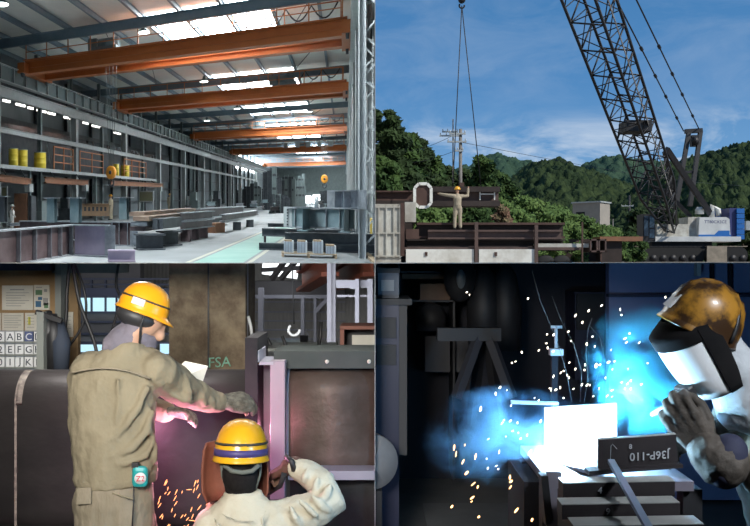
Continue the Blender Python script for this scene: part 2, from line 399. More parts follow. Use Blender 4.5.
# ---- left crane runway, columns, mezzanine
def girder(name, lab, cat, a, c, H, bw, m, st=None, tf=.05, ends=None, edge=None, group=None):
    """welded plate girder: flanges, web and stiffeners as its parts"""
    a = V(a); c = V(c); d = (c-a).normalized(); s_ = V((-d.y, d.x, 0)).normalized(); t = Thing(name, lab, cat, group)
    t.part('top_flange', B().bar(a+Z*(H-tf/2), c+Z*(H-tf/2), bw, tf), edge or m)
    t.part('web', B().bar(a+Z*H/2, c+Z*H/2, .04, H-2*tf), m)
    t.part('bottom_flange', B().bar(a+Z*tf/2, c+Z*tf/2, bw, tf), edge or m)
    for q in (st or []):
        p = a+(c-a)*q
        for sg in (-1, 1): t.part('stiffener', B().bar(p+s_*sg*(bw/4)+Z*tf, p+s_*sg*(bw/4)+Z*(H-tf), bw/2-.03, .03, d), edge or m)
    for q in (ends or []):
        p = a+(c-a)*q; t.part('end_plate', B().bar(p+Z*.0, p+Z*H, .05, bw, d), edge or m)
    return t.done()
def runway(u, w0, w1, lab, v0, v1, step):
    t = Thing('runway_girder', lab, 'crane runway')
    t.part('top_flange', B().b2((u-.28, v0, w1-.06), (u+.28, v1, w1)), M_galv); t.part('bottom_flange', B().b2((u-.28, v0, w0), (u+.28, v1, w0+.06)), M_galv)
    t.part('web', B().b2((u-.03, v0, w0+.06), (u+.03, v1, w1-.06)), M_gsteel)
    k = 0
    v = v0+step
    while v < min(v1, v0+step*60):
        t.part('stiffener', B().b2((u-.24, v, w0+.06), (u+.24, v+.06, w1-.06)), M_galv); v += step
    t.part('crane_rail', B().b2((u-.05, v0, w1), (u+.05, v1, w1+.12)), M_dsteel)
    t.done()
runway(26.4, 9.3, 10.35, 'long grey-green runway girder with stiffeners along the left side of the hall', 28, 240, 2.2)
runway(-.35, 9.35, 10.2, 'grey runway girder above the columns on the right side of the hall', 22, 280, 4.5)
one('crane_beam', 'pale grey lower beam running below the left crane runway', 'beam', B().ibeam((26.6, 28, 8.7), (26.6, 240, 8.7), .7, .3, .04, .07), M_galv)
one('wall_beam', 'thin pale beam along the left side above the yellow drums', 'beam', B().ibeam((26.5, 28, 6.26), (26.5, 200, 6.26), .34, .24, .03, .05), M_galv)
cv = 41.6-8.2
for k in range(22):
    v = cv+8.2*k; big = k % 2 == 1; wd = .75 if big else .4
    struct('column_left', B().ibeam((27.0, v, 0), (27.0, v, 9.3 if big else 8.4), wd, wd*.8, .05, .06, Uv), M_galv if big else M_gsteel)
    struct('column_left_upper', B().ibeam((27.4, v, 10.3), (27.4, v, 12.3), .36, .3, .04, .05, Uv), M_gsteel)
    struct('column_wall', B().ibeam((31.9, v, 0), (31.9, v, 12.6), .4, .3, .04, .05, Uv), M_dsteel)
for wz in (1.5, 3.2, 5.0, 7.4, 10.6): struct('trim_girt', B().b2((31.9, 20, wz), (32.1, 300, wz+.16)), M_dsteel)
struct('wall_back_office', B().b2((30.5, 22, 4.2), (30.7, 110, 7.9)), M_dsteel)
struct('window_60', B().b2((30.40, 24, 6.7), (30.47, 104, 7.5)), mat('dim_glass', (.06, .07, .08), (.16, .17, .18), .5, .2))
sl = [(3, 10, 100.2), (16, 25, 104), (28, 33, 107.5), (37, 46, 110), (48, 55, 112.8), (64, 68, 117), (70, 74, 119), (83, 88, 122.5), (92, 102, 125.5), (114, 124, 132.5)]
for i, (x0, x1, y) in enumerate(sl):
    p, q = TLu(x0, y, 30.2), TLu(x1, y+.24*(x1-x0), 30.2)
    t = Thing('strip_lamp', ['first', 'second', 'third', 'fourth', 'fifth', 'sixth', 'seventh', 'eighth', 'ninth', 'tenth'][i]+' lit strip lamp from the left in the row under the left runway', 'lamp', 'strip lamps on the left wall')
    t.part('tube', B().bar(p, q, .14, .16), M_strip); t.part('casing', B().bar(p+Z*.13, q+Z*.13, .22, .08), M_gsteel); t.done()
# mezzanine deck with railings, drums and hoists
d0 = TLu(0, 165, 25.6); dk = Thing('mezzanine_deck', 'long raised deck with a thin pale edge along the left side', 'deck')
vE = TLu(156, 181, 25.6)[1]
dk.part('deck_plate', B().b2((25.6, 30, 3.86), (30.4, vE, 4.0)), M_dsteel); dk.part('edge_beam', B().b2((25.5, 30, 3.8), (25.62, vE, 4.04)), M_galv)
for v in (46, 62, 78): dk.part('post', B().b2((26, v, 0), (26.25, v+.25, 3.86)), M_gsteel)
dk.done()
def railing(lab, v0, v1):
    t = Thing('safety_railing', lab, 'railing', 'orange railings on the raised deck')
    k = max(2, round((v1-v0)/3)+1)
    for i in range(k):
        v = v0+(v1-v0)*i/(k-1); t.part('post', B().b2((25.75, v-.05, 4.04), (25.85, v+.05, 5.75)), M_rail)
    for wz in (4.6, 5.15, 5.7): t.part('rail', B().b2((25.77, v0, wz-.035), (25.83, v1, wz+.035)), M_rail)
    t.done()
for x0, x1, lab in [(54, 73, 'orange railing on the deck left of the thick column'), (80, 103, 'orange railing on the deck right of the thick column'), (124, 146, 'orange railing far along the deck behind the orange hook block')]:
    railing(lab, TLu(x0, 172, 25.8)[1], TLu(x1, 175, 25.8)[1])
for i, (x, wd, lab) in enumerate([(13.5, 8, 'leftmost of the yellow drums on the raised deck'), (22.5, 8.5, 'second yellow drum from the left on the raised deck'), (28.5, 7, 'third yellow drum, tucked behind its neighbour on the deck'),
                                  (40, 10, 'fourth yellow drum standing apart beside the railing'), (116, 5, 'yellow drum right of the orange hook block on the deck'), (125, 7, 'rightmost of the yellow drums, far along the deck')]):
    p = TLu(x, 168, 26.3); y = p[1]+.5476*26.3; r = .85*wd/F*y; p = V((26.3 + (1.2 if i == 2 else 0), p[1], 4.0)); h = 1.15
    t = Thing('drum', lab, 'drum', 'yellow drums on the raised deck')
    t.part('barrel', B().lathe([(r*.97, 0), (r, .03), (r, h*.33), (r*1.03, h*.345), (r, h*.36), (r, h*.66), (r*1.03, h*.675), (r, h*.69), (r, h)], p, 18), M_yel)
    t.part('lid', B().lathe([(r*.96, h-.01), (r*1.02, h), (r*1.02, h+.04), (r*.9, h+.04)], p, 18), M_galv, label='pale lid'); t.done()
for i, (x0, x1, y0, y1, lab) in enumerate([(0, 31, 178, 182, 'leftmost red hoist beam slung under the raised deck'), (45, 88, 180, 183, 'middle red hoist beam under the raised deck'), (111, 163, 183, 185.5, 'rightmost red hoist beam under the raised deck, the longest')]):
    a, c = TLu(x0, y0, 25.0), TLu(x1, y1, 25.0); t = Thing('hoist_beam', lab, 'hoist beam', 'red hoist beams under the deck')
    t.part('beam', B().ibeam(a, c, .42, .25, .03, .05), M_rust)
    for q in (.2, .8):
        p = lerp(a, c, q); t.part('hanger', B().bar(p+Z*.2, V((p.x+.55, p.y, 3.86)), .06, .06, Uv), M_dsteel)
    m_ = lerp(a, c, .93); hb = t.part('hoist', B().box(m_+V((0, 0, -.4)), (.5, .7, .5)), M_galv); t.part('chain', B().tube([m_+V((0, 0, -.6)), m_+V((0, 0, -1.7))], .03, 6), M_dsteel, sub=hb); t.done()
# pipes and hoses along the deck
one('leaning_pipe', 'thin dark pole leaning against the deck railing above the drums', 'pole', B().tube([TLu(50, 163, 27.5), TLu(46, 139, 28.5)], .06, 6), M_gsteel)
# ---- overhead cranes
def crane(v, lab, u0=.1, u1=25.9, trol=None, hook=None, w0=10.15, w1=10.98, rails=True):
    t = Thing('overhead_crane', lab, 'crane', 'orange bridge cranes across the hall')
    for i, dv in enumerate((0, 3.2)):
        g = B(); c = v+dv
        g.b2((u0, c, w0+.05), (u1, c+.62, w1-.05)); g.b2((u0, c-.14, w1-.07), (u1, c+.76, w1)); g.b2((u0, c-.12, w0), (u1, c+.74, w0+.06))
        g.b2((u0, c-.10, w0+.36), (u1, c, w0+.42)); t.part('girder', g, M_orange)
    wk = t.part('walkway', B().b2((u0, v-.5, w1-.02), (u1, v-.1, w1+.03)), M_orange)
    if rails:
        k = 13; h = 1.0
        for i in range(k):
            u = u0+.3+(u1-u0-.6)*i/(k-1); t.part('rail_post', B().b2((u-.04, v-.48, w1+.03), (u+.04, v-.42, w1+h)), M_rail, sub=wk)
        for z in (h, h*.5): t.part('handrail', B().b2((u0+.3, v-.47, w1+z-.025), (u1-.3, v-.43, w1+z+.025)), M_rail, sub=wk)
    for u in (u0, u1):
        e_ = t.part('end_carriage', B().b2((u-.35, v-.9, w0-.02), (u+.35, v+4.7, w0+.62)), M_orange)
        for q in (-.5, 4.2): t.part('wheel', B().lathe([(.28, -.1), (.28, .1)], (u, v+q, w0-.0), 14, Uv), M_dsteel, sub=e_)
    if trol:
        tr = t.part('trolley', B().b2((trol-1.2, v+.1, w1+.05), (trol+1.2, v+3.7, w1+.35)), M_teal)
        d_ = B(); d_.lathe([(.42, -.9), (.42, .9)], (trol, v+1.6, w1+.7), 16, Uv); t.part('winch_drum', d_, M_teal, sub=tr)
        t.part('motor', B().b2((trol+.9, v+.9, w1+.35), (trol+1.7, v+1.7, w1+1.05)), M_gsteel, sub=tr)
    fb = B(); pts = []
    for i in range(37):
        u = u0+.6+7.0*i/36; pts.append((u, v+2.0, w1+1.35-.75*abs(math.sin(PI*i/9))))
    fb.tube(pts, .05, 6); t.part('festoon_cable', fb, M_dsteel)
    t.part('festoon_rail', B().b2((u0+.4, v+1.97, w1+1.36), (u0+8, v+2.03, w1+1.42)), M_rail)
    for q in (.4, 4.2, 8): t.part('festoon_post', B().b2((u0+q-.04, v+1.96, w1-.3), (u0+q+.04, v+2.04, w1+1.4)), M_rail)
    t.done()
    if hook:
        u, wz, R_ = hook; c = V((u, v+1.6, wz)); t = Thing('hook_block', ('orange hook block hanging on long ropes beside the raised deck' if v < 60 else 'small round orange hook block hanging far back before the end wall'), 'hook block', 'crane hook blocks')
        bb_ = t.part('sheave_case', B().lathe([(R_*.6, -.22), (R_, -.2), (R_, .2), (R_*.6, .22)], c, 20, Lv), M_hook)
        t.part('hub', B().lathe([(R_*.3, -.28), (R_*.3, .28)], c, 12, Lv), M_dsteel, sub=bb_)
        hk = B(); hk.tube([c+V((R_*.55*math.sin(a)*-1, 0, -R_*1.5-R_*.55*math.cos(a))) for a in [i*.35-2.4 for i in range(14)]], R_*.16, 8); hk.tube([c+V((0, 0, -R_*.8)), c+V((R_*.1, 0, -R_*1.1))], R_*.18, 8)
        t.part('hook', hk, M_dsteel)
        for q in (-.45, -.15, .15, .45): t.part('rope', B().tube([c+V((q*R_, 0, R_*.8)), V((u+q*1.2, v+1.6, w1+.3))], .022, 5), M_gsteel)
        t.done()
crane(45, 'nearest orange bridge crane, high across the top of the hall', trol=18.4, hook=(18.2, 3.6, .42))
crane(68.8, 'second orange bridge crane with dark winch near its right end', trol=6.2)
crane(110, 'third orange bridge crane back, above the bright end windows', trol=14, hook=(3.4, 4.4, .55))
crane(152, 'fourth bridge crane back with pale boxes along its top', trol=9)
crane(218, 'farthest bridge crane, deep in the hall', trol=8)
for i, u in enumerate((3.2, 5.6, 8.0, 10.4, 13)):
    one('control_box', ['first', 'second', 'third', 'fourth', 'fifth'][i]+' pale control box from the right on top of the fourth crane', 'box', B().b2((u-.5, 151.2, 10.8), (u+.5, 151.5, 11.7)), M_galv, 'pale boxes on the fourth crane')
# ---- right side columns with lacing
for k in range(24):
    v = 30+9.5*k; t = B()
    t.ibeam((-.45, v, 0), (-.45, v, 9.35), .3, .3, .03, .05, Uv); t.ibeam((-1.35, v, 0), (-1.35, v, 12.4), .3, .3, .03, .05, Uv)
    z = .4
    while z < 9: t.bar((-.5, v, z), (-1.3, v, z+.7), .07, .07, Lv); t.bar((-1.3, v, z+.7), (-.5, v, z+1.4), .07, .07, Lv); z += 1.4
    struct('column_right', t, M_galv)
for wz in (2, 4, 6, 8, 10.5): struct('trim_girt_right', B().b2((-1.75, 20, wz), (-1.55, 300, wz+.16)), M_galv)
t = B(); v = 24
while v < 200: t.bar((-1.45, v, 10.4), (-1.45, v+2.4, 12), .1, .1, Uv); t.bar((-1.45, v+2.4, 12), (-1.45, v+4.8, 10.4), .1, .1, Uv); v += 4.8
struct('trim_bracing_right', t, M_dsteel)
# ---- steel on the floor: left foreground
a, c = TLw(28, 262), TLw(76, 254); dd = (c-a).normalized(); a = a-dd*6
girder('plate_girder', 'long dark plate girder with a pale top edge, lower left corner of the hall', 'girder', a, c, 1.07, .5, M_mill, [.5, .62, .74, .83, .93], .045, None, M_edge)
p = TLw(75, 255.5); q = TLw(110, 257); d1 = (q-p).normalized(); nn = V((-d1.y, d1.x, 0))
t = Thing('bracket_beam', 'short lilac beam end with a drilled end plate facing the aisle', 'beam')
t.part('web', B().bar(p+Z*.54, q+Z*.54, .03, 1.0), M_lilac); t.part('top_flange', B().bar(p+Z*1.06, q+Z*1.06, .5, .045), M_edge); t.part('bottom_flange', B().bar(p+Z*.02, q+Z*.02, .5, .045), M_edge)
e_ = t.part('end_plate', B().bar(q, q+Z*1.08, .05, .5, d1), M_edge)
for i in range(6):
    for sg in (-.16, .16): t.part('bolt_hole', B().lathe([(.028, -.012), (.028, .012)], q-d1*.13+nn*0+Z*(.15+i*.16)-nn*.02*1.2 if sg > 0 else q-d1*.26-nn*.024+Z*(.15+i*.16), 8, nn), M_dsteel, sub=e_)
t.part('shelf_plate', B().bar(lerp(p, q, -.45)+Z*.52-nn*.25, lerp(p, q, .3)+Z*.52-nn*.25, .45, .03), M_edge); t.done()
def stub(px, py, wpx, hpx, w0, lab, m=M_teal, cap=1.6, group='short column stubs with cap plates'):
    p = TLw(px, py, w0); y = p[1]+.5476*p[0]; wd = wpx/F*y; h = hpx/F*y
    t = Thing('column_stub', lab, 'steel stub', group)
    t.part('flange', B().box(p+V((0, -wd*.42, h/2)), (wd, .04, h)), m); t.part('flange', B().box(p+V((0, wd*.42, h/2)), (wd, .04, h)), m); t.part('web', B().box(p+V((0, 0, h/2)), (.03, wd*.8, h)), m)
    t.part('cap_plate', B().box(p+V((0, 0, h+.02)), (wd*cap, wd*1.5, .045)), M_edge, label='pale cap plate'); t.done()
p, q = TLw(2, 252), TLw(140, 238)
b1, b2_ = TLw(40, 241, 0), TLw(128, 241, 0)
girder('plate_girder', 'dark girder crossing behind the lilac beam end, carrying the stubs', 'girder', TLw(20, 243), TLw(134, 246), 1.0, .45, M_mill, [.82, .88, .95], .04, [1.0], M_edge)
stub(52, 222.5, 11, 24, 1.0, 'teal column stub with cap plate, left of the pair by the lilac beam end'); stub(76, 222.5, 13, 24, 1.0, 'teal column stub with cap plate, right of the pair by the lilac beam end')
stub(124, 219.5, 11, 21.5, 1.0, 'teal column stub beside the worker, near the frame stand', cap=2.2); stub(3, 222, 9, 25, 1.0, 'dark column stub cut by the left edge of the hall view', M_dsteel, 1.8)
one('low_beam', 'low lilac beam lying on the floor under the lilac beam end', 'beam', B().ibeam(TLw(108, 262)+Z*.2-Lv*0, TLw(135, 262)+Z*.2, .36, .3, .03, .04), M_lilac)
def lie(px0, py0, px1, py1, w0, h, bw, m, lab, group=None, name='steel_beam', cat='beam', kind='I'):
    a, c = TLw(px0, py0, w0)+Z*h/2, TLw(px1, py1, w0)+Z*h/2
    if kind == 'I':
        d_ = (c-a).normalized(); t = Thing(name, lab, cat, group); tf = max(.045, h*.10); bw = max(bw, h*1.15)
        t.part('top_flange', B().bar(a+Z*(h/2-tf/2), c+Z*(h/2-tf/2), bw, tf), M_edge if m is M_mill else m); t.part('web', B().bar(a, c, .03, h-2*tf), m); t.part('bottom_flange', B().bar(a-Z*(h/2-tf/2), c-Z*(h/2-tf/2), bw, tf), M_edge if m is M_mill else m); return t.done()
    return one(name, lab, cat, B().bar(a, c, bw, h), m, group)
lie(0, 222.5, 46, 219, .35, .28, .5, M_galv, 'pale beam lying behind the plate girder at the left edge'); lie(8, 226, 69, 223, .5, .16, .5, M_edge, 'flat pale beam lying just behind the plate girder')
p = TLw(21, 229); one('rusty_plate', 'tall rust-brown plate standing upright behind the left stub', 'plate', B().box(p+V((0, 0, 1.15)), (1.25, .3, 2.3)), M_rust); one('grey_plate', 'grey plate leaning right behind the rust-brown plate', 'plate', B().box(p+V((-.9, .5, 1.1)), (.3, .9, 2.1)), M_dsteel)
# castellated tan beam
p, q = TLw(78, 223), TLw(109, 223); t = Thing('castellated_beam', 'tan beam with a row of square holes behind the column stubs', 'beam')
d1 = (q-p); t.part('beam', B().ibeam(p+Z*1.05, q+Z*1.05, 1.0, .4, .05, .06), mat('tan_primer', (.36, .24, .14), (.26, .18, .12), 1.5, .7))
nn = V((-d1.y, d1.x, 0)).normalized(); nn = nn if nn.y < 0 else -nn
for i in range(7): t.part('hole', B().box(p+d1*(.1+.13*i)+Z*1.12+nn*.03, (.24, .03, .32), math.atan2(d1.y, d1.x)), M_dsteel)
t.done()
# frame stands
def frame_stand(px, py, wpx, hpx, lab, m=M_galv):
    p = TLw(px, py); y = p[1]+.5476*p[0]; wd, h = wpx/F*y, hpx/F*y; t = Thing('frame_stand', lab, 'stand')
    for s_ in (-1, 1):
        t.part('upright', B().b2((p.x+s_*wd/2-.06, p.y, 0), (p.x+s_*wd/2+.06, p.y+.12, h)), m); t.part('foot', B().b2((p.x+s_*wd/2-.08, p.y-.4, 0), (p.x+s_*wd/2+.08, p.y+.5, .08)), m)
    t.part('top_rail', B().b2((p.x-wd/2, p.y, h-.1), (p.x+wd/2, p.y+.12, h)), m); t.part('lower_rail', B().b2((p.x-wd/2, p.y, h*.6), (p.x+wd/2, p.y+.12, h*.6+.1)), m)
    t.part('board', B().b2((p.x-wd/2+.06, p.y+.03, h*.6+.1), (p.x+wd/2-.06, p.y+.09, h-.1)), mat('olive_board', (.2, .2, .12), None, 3, .8)); t.done()
frame_stand(146, 218, 20, 27, 'pale frame stand with an olive board behind the stacked flats'); frame_stand(4, 229, 9, 43, 'pale frame stand at the far left edge')
# ---- middle stacks
t = lie(136, 250, 163, 249.5, 0, .62, .5, M_dsteel, 'dark trestle beam under the near end of the tan stack'); lie(160, 246, 178, 245, 0, .62, .5, M_dsteel, 'dark trestle beam beside the near trestle')
for i, (x, y, lab) in enumerate([(186, 241.5, 'dark support stub under the near end of the double beam'), (203, 237.5, 'dark support stub under the far end of the double beam'), (194, 239, 'dark support stub under the middle of the double beam')]):
    p = TLw(x, y); one('support_stub', lab, 'support', B().ibeam(p, p+Z*.55, .4, .6, .05, .05, Lv), M_mill, 'support stubs under the double beam')
lie(180.5, 230, 212, 226.5, .55, .39, .32, M_mill, 'lower brown beam of the doubled pair beside the green lane'); lie(180.5, 221, 212, 218.3, .95, .39, .32, M_mill, 'upper brown beam of the doubled pair beside the green lane')
lie(222, 221.6, 256.5, 215.5, .66, .4, .4, M_mill, 'dark brown beam on trestles farther along the green lane'); 
p = TLw(215, 232.5); one('orange_block', 'orange-brown steel block under the farther lane beam', 'block', B().box(p+Z*.28, (.9, 1.6, .56), .3), M_rust)
for x, y, lab in [(237, 230, 'dark support under the middle of the farther lane beam'), (250, 227, 'dark support under the far end of the farther lane beam')]:
    p = TLw(x, y); one('support_stub', lab, 'support', B().ibeam(p, p+Z*.5, .5, .6, .05, .05, Lv), M_dsteel, 'supports under the farther beam')
lie(196, 219, 243, 214, .5, .75, .5, M_mill, 'deep brown beam at the back of the middle stack'); lie(200, 229, 224, 225, 0, .6, .6, M_dsteel, 'dark base beam under the deep brown beam')
for i, (x0, y0, x1, y1, w0, lab) in enumerate([(137, 229, 178, 224, .68, 'lowest tan flat bar of the middle stack'), (139, 224, 182, 218, .9, 'second tan flat bar of the middle stack'), (141, 219, 190, 213, 1.1, 'third tan flat bar of the middle stack'), (137, 214, 190, 209, 1.25, 'topmost tan flat bar of the middle stack')]):
    lie(x0, y0+2, x1, y1+2, w0, .17, .9, [M_mill, M_edge, M_tan, M_tan][i], lab, 'flat bars in the middle stack', 'flat_bar', 'bar', 'F')
for i, x in enumerate((155, 160.5)):
    p = TLw(x, 229, .78); one('channel_end', ['left', 'right'][i]+' of two dark square tube ends on the trestle', 'tube', B().bar(p+Z*.2, p+Z*.2+V((0, 4, 0)), .28, .4), M_dsteel, 'square tubes on the trestle')
# ---- workers in the hall
XF[0] = IDENT
M_beige = mat('beige_workwear', (.40, .34, .25), (.34, .29, .21), 6, .9)
M_whitewear = mat('white_workwear', (.62, .60, .56), None, 6, .9)
def tlworker(px, py, lab, jk, face, hpx, pose=None):
    g = TLw(px, py); c = tl(g); s = hpx/F*c.y/1.75; J, f = standing(c, s, face, *(pose or (None, None))); small_person('worker', lab, J, s, jk, jk, M_helm if jk is M_beige else mat('white_helmet', (.7, .7, .68), None, 3, .4), fwd=f)
tlworker(111, 220, 'worker in beige standing beside the teal stub, facing left', M_beige, 80, 25); tlworker(170, 212, 'worker in pale clothes far off beyond the tan stack', M_beige, 10, 18); tlworker(12, 230, 'worker in white bending at the left beside the rust-brown plate', M_whitewear, -60, 25)
XF[0] = tl
# ---- right hand assembly
lie(259, 249.5, 388, 253.5, 0, .27, .34, M_dsteel, 'lowest dark beam lying across the right floor, behind the pallet'); lie(285, 243, 388, 246, .27, .42, .34, M_dsteel, 'second dark beam, stacked above the lowest one behind the pallet')
lie(262, 236, 345, 238, .42, .33, .3, M_dsteel, 'dark beam on a small prop, left of the right stack'); lie(268, 227, 330, 228, .5, .2, .3, M_dsteel, 'farthest thin dark beam of the right stack')
p = TLw(265, 246); one('prop', 'thin post propping the dark beam near the green lane', 'post', B().b2((p.x-.06, p.y-.06, 0), (p.x+.06, p.y+.06, .5)), M_mill)
A, C = TLw(288, 227, .9), TLw(354, 229, .9); H = .72
d1 = (C-A).normalized(); nn = V((-d1.y, d1.x, 0)); nn = nn if nn.y < 0 else -nn
t = Thing('welded_assembly', 'large grey welded beam assembly with crossing ends on the right stack', 'steel assembly')
t.part('web', B().bar(A+Z*H/2, C+Z*H/2, .03, H-.06), M_teal); t.part('top_flange', B().bar(A+Z*H, C+Z*H, .35, .04), M_edge); t.part('bottom_flange', B().bar(A, C, .35, .04), M_edge)
e_ = t.part('end_plate', B().bar(A+nn*.02, A+nn*.02+Z*(H+.05), .05, .42, d1), M_galv, label='pale drilled end plate')
for i in range(6): t.part('bolt_hole', B().lathe([(.03, -.03), (.03, .03)], A+nn*.1-d1*.0+Z*(.1+.11*i), 8, d1), M_dsteel, sub=e_)
for q in (.33, .93):
    m_ = lerp(A, C, q); s0 = m_-nn*.3; s1 = m_+nn*1.3
    wb = t.part('cross_beam', B().ibeam(s0+Z*.33, s1+Z*.33, .85, .5, .03, .045), M_teal); t.part('cap_plate', B().box(s1+Z*(.33+.44), (.75, .6, .03), math.atan2(d1.y, d1.x)), M_edge, sub=wb, label='pale cap plate')
t.part('stud', B().lathe([(.1, 0), (.1, .42), (.06, .42)], lerp(A, C, .45)+Z*(H+.02), 14), M_galv)
for q in (.12, .6, .8): t.part('stiffener', B().bar(lerp(A, C, q)+nn*.08+Z*.02, lerp(A, C, q)+nn*.08+Z*(H-.02), .16, .03, d1), M_edge)
t.done()
for px, py, lab in [(300, 241, 'left packer stub under the welded assembly'), (345, 244, 'right packer stub under the welded assembly')]:
    p = TLw(px, py, 0); one('packer', lab, 'support', B().box(p+V((0, .3, .44)), (.5, .5, .88)), M_dsteel)
A, C = TLw(335, 208.5, 1.64), TLw(358, 209, 1.64)
girder('cross_girder', 'green-grey beam resting on top of the welded assembly', 'girder', A, C, .62, .9, M_teal, [.3, .7], .04, [0, 1.0], M_edge)
# pallet with four packs
P0, P1 = TLw(282, 257), TLw(337, 259); d1 = (P1-P0); L_ = d1.length; d1.normalize(); nn = V((-d1.y, d1.x, 0)); nn = nn if nn.y > 0 else -nn
t = Thing('pallet', 'low wooden pallet carrying four silver packs on the right floor', 'pallet')
for q in (0.02, .5, .98): t.part('bearer', B().bar(lerp(P0, P1, q)+Z*.06, lerp(P0, P1, q)+nn*.9+Z*.06, .1, .12), M_wood)
for q in range(5): t.part('deck_board', B().bar(P0+nn*(.06+.2*q)+Z*.135, P1+nn*(.06+.2*q)+Z*.135, .15, .03), M_wood)
t.done()
for i, (q, h, lab) in enumerate([(.12, .36, 'leftmost silver block pack on the wooden pallet'), (.37, .36, 'second silver block pack from the left on the pallet'), (.66, .38, 'third silver block pack from the left on the pallet'), (.89, .24, 'rightmost and lowest silver block pack on the pallet')]):
    c = lerp(P0, P1, q)+nn*.45+Z*.15; wd = L_*.19; t = Thing('steel_pack', lab, 'pack', 'silver packs on the pallet')
    ang = math.atan2(d1.y, d1.x)
    t.part('bundle', B().box(c+Z*h/2, (wd*.8, .5, h), ang), mat('silver_blue_steel', (.32, .38, .44), (.40, .46, .52), 6, .4, .2)); 
    for k in (-1, 0, 1): t.part('strap', B().box(c+d1*(k*wd*.27)+Z*h/2, (.035, .52, h+.02), ang), M_edge)
    t.part('top_board', B().box(c+Z*(h+.035), (wd*.75, .45, .05), ang), M_wood); t.part('side_plate', B().box(c+d1*wd*.47+Z*(h*.55), (.06, .5, h*1.1), ang), M_pale, label='white side plate'); t.done()
p = TLw(373, 236, .2); one('yellow_cabinet', 'yellow box by the right hand columns', 'cabinet', B().box(p+V((-.1, .6, .42)), (.5, .8, .85)), mat('cabinet_yellow', (.62, .45, .10), None, 3, .5), bevel=.02)
one('plank', 'short wooden plank lying in the lower right corner of the hall', 'plank', B().bar(TLw(366, 255)+Z*.05, TLw(378, 266)+Z*.05, .22, .08), M_wood)
# ---- farther back: clutter of work in progress
rr = random.Random(3)
def far_stack(px, py, n, lab):
    g = TLw(px, py); t = Thing('steel_stack', lab, 'steel stack', 'beam stacks in the middle distance'); z = 0
    for i in range(n):
        h = rr.uniform(.3, .5); x = g.x+rr.uniform(-.6, .6); t.part('beam', B().ibeam((x, g.y, z+h/2), (x+rr.uniform(-.8, .8), g.y+rr.uniform(5, 8), z+h/2), h, .4, .04, .05), rr.choice([M_mill, M_dsteel, M_teal, M_edge])); z += h
    t.done()
for px, py, n_, lab in [(222, 213, 3, 'beam stack just left of the lane, left of three'), (238, 212, 3, 'beam stack just left of the lane, middle of three'), (254, 215, 4, 'beam stack just left of the lane, right of three'), (272, 214, 3, 'beam stack at the far end of the green lane'), (322, 214, 4, 'beam stack behind the welded assembly'), (230, 218, 2, 'low beam stack near the orange-brown block'), (262, 211, 4, 'tall beam stack just short of the lane end'), (205, 214, 4, 'beam stack behind the deep brown beam'), (184, 214, 3, 'beam stack behind the tan flat bars')]: far_stack(px, py, n_, lab)
def far_frame(px, py, wpx, hpx, n_, lab, m=M_dsteel):
    g = TLw(px, py); y = g.y+.5476*g.x; wd, h = wpx/F*y, hpx/F*y; t = Thing('column_frame', lab, 'steel frame', 'tall dark frames standing far back')
    for i in range(n_):
        u = g.x-wd/2+wd*i/(n_-1); t.part('upright', B().ibeam((u, g.y, 0), (u, g.y, h*rr.uniform(.7, 1)), 1.0, .8, .1, .1, Uv), rr.choice([m, M_gsteel]))
    for q in (.45, .75): t.part('tie', B().b2((g.x-wd/2, g.y-.1, h*q), (g.x+wd/2, g.y+.1, h*q+.4)), m)
    t.done()
for a_ in [(268, 207, 26, 22, 6, 'low wide frame of columns left of the gates'), (281, 213, 16, 20, 5, 'short row of dark columns by the end of the green lane'), (296, 206, 18, 34, 5, 'dark frame of columns close before the end wall'), (331, 206, 14, 16, 4, 'low far frame just right of the gates'), (244, 207, 18, 20, 5, 'dark rack of columns beside the left wall windows'), (272, 210, 18, 45, 4, 'tall dark frame of columns left of the far gates'), (288, 209, 14, 40, 4, 'dark column frame directly left of the far gates'), (252, 208, 20, 26, 5, 'low dark frame near the left wall'), (327, 210, 12, 20, 3, 'low frame right of the far gates'), (300, 208, 10, 26, 3, 'dark frame before the far gates')]: far_frame(*a_)
def machine(px, py, wpx, hpx, m, lab):
    g = TLw(px, py); y = g.y+.5476*g.x; wd, h = wpx/F*y, hpx/F*y; t = Thing('machine', lab, 'machine')
    t.part('bed', B().b2((g.x-wd/2, g.y, 0), (g.x+wd/2, g.y+2, h*.6)), m); t.part('head', B().b2((g.x-wd*.3, g.y+.3, h*.6), (g.x+wd*.2, g.y+1.6, h)), m); t.part('panel', B().b2((g.x+wd*.25, g.y-.1, h*.3), (g.x+wd*.42, g.y, h*.8)), M_galv); t.done()
machine(192, 213, 16, 21, M_gsteel, 'grey machine against the left wall beyond the tan stack'); machine(215, 211, 14, 20, M_dsteel, 'dark machine against the left wall near the lane'); machine(62, 224, 24, 26, M_dsteel, 'dark machine under the deck behind the stubs'); machine(38, 227, 12, 26, M_gsteel, 'grey machine under the deck right of the rust-brown plate')
machine(345, 214, 10, 20, M_dsteel, 'dark machine at the right wall behind the stack'); machine(335, 211, 6, 14, M_rust, 'small orange-brown machine at the right behind the welded assembly')
XF[0] = IDENT
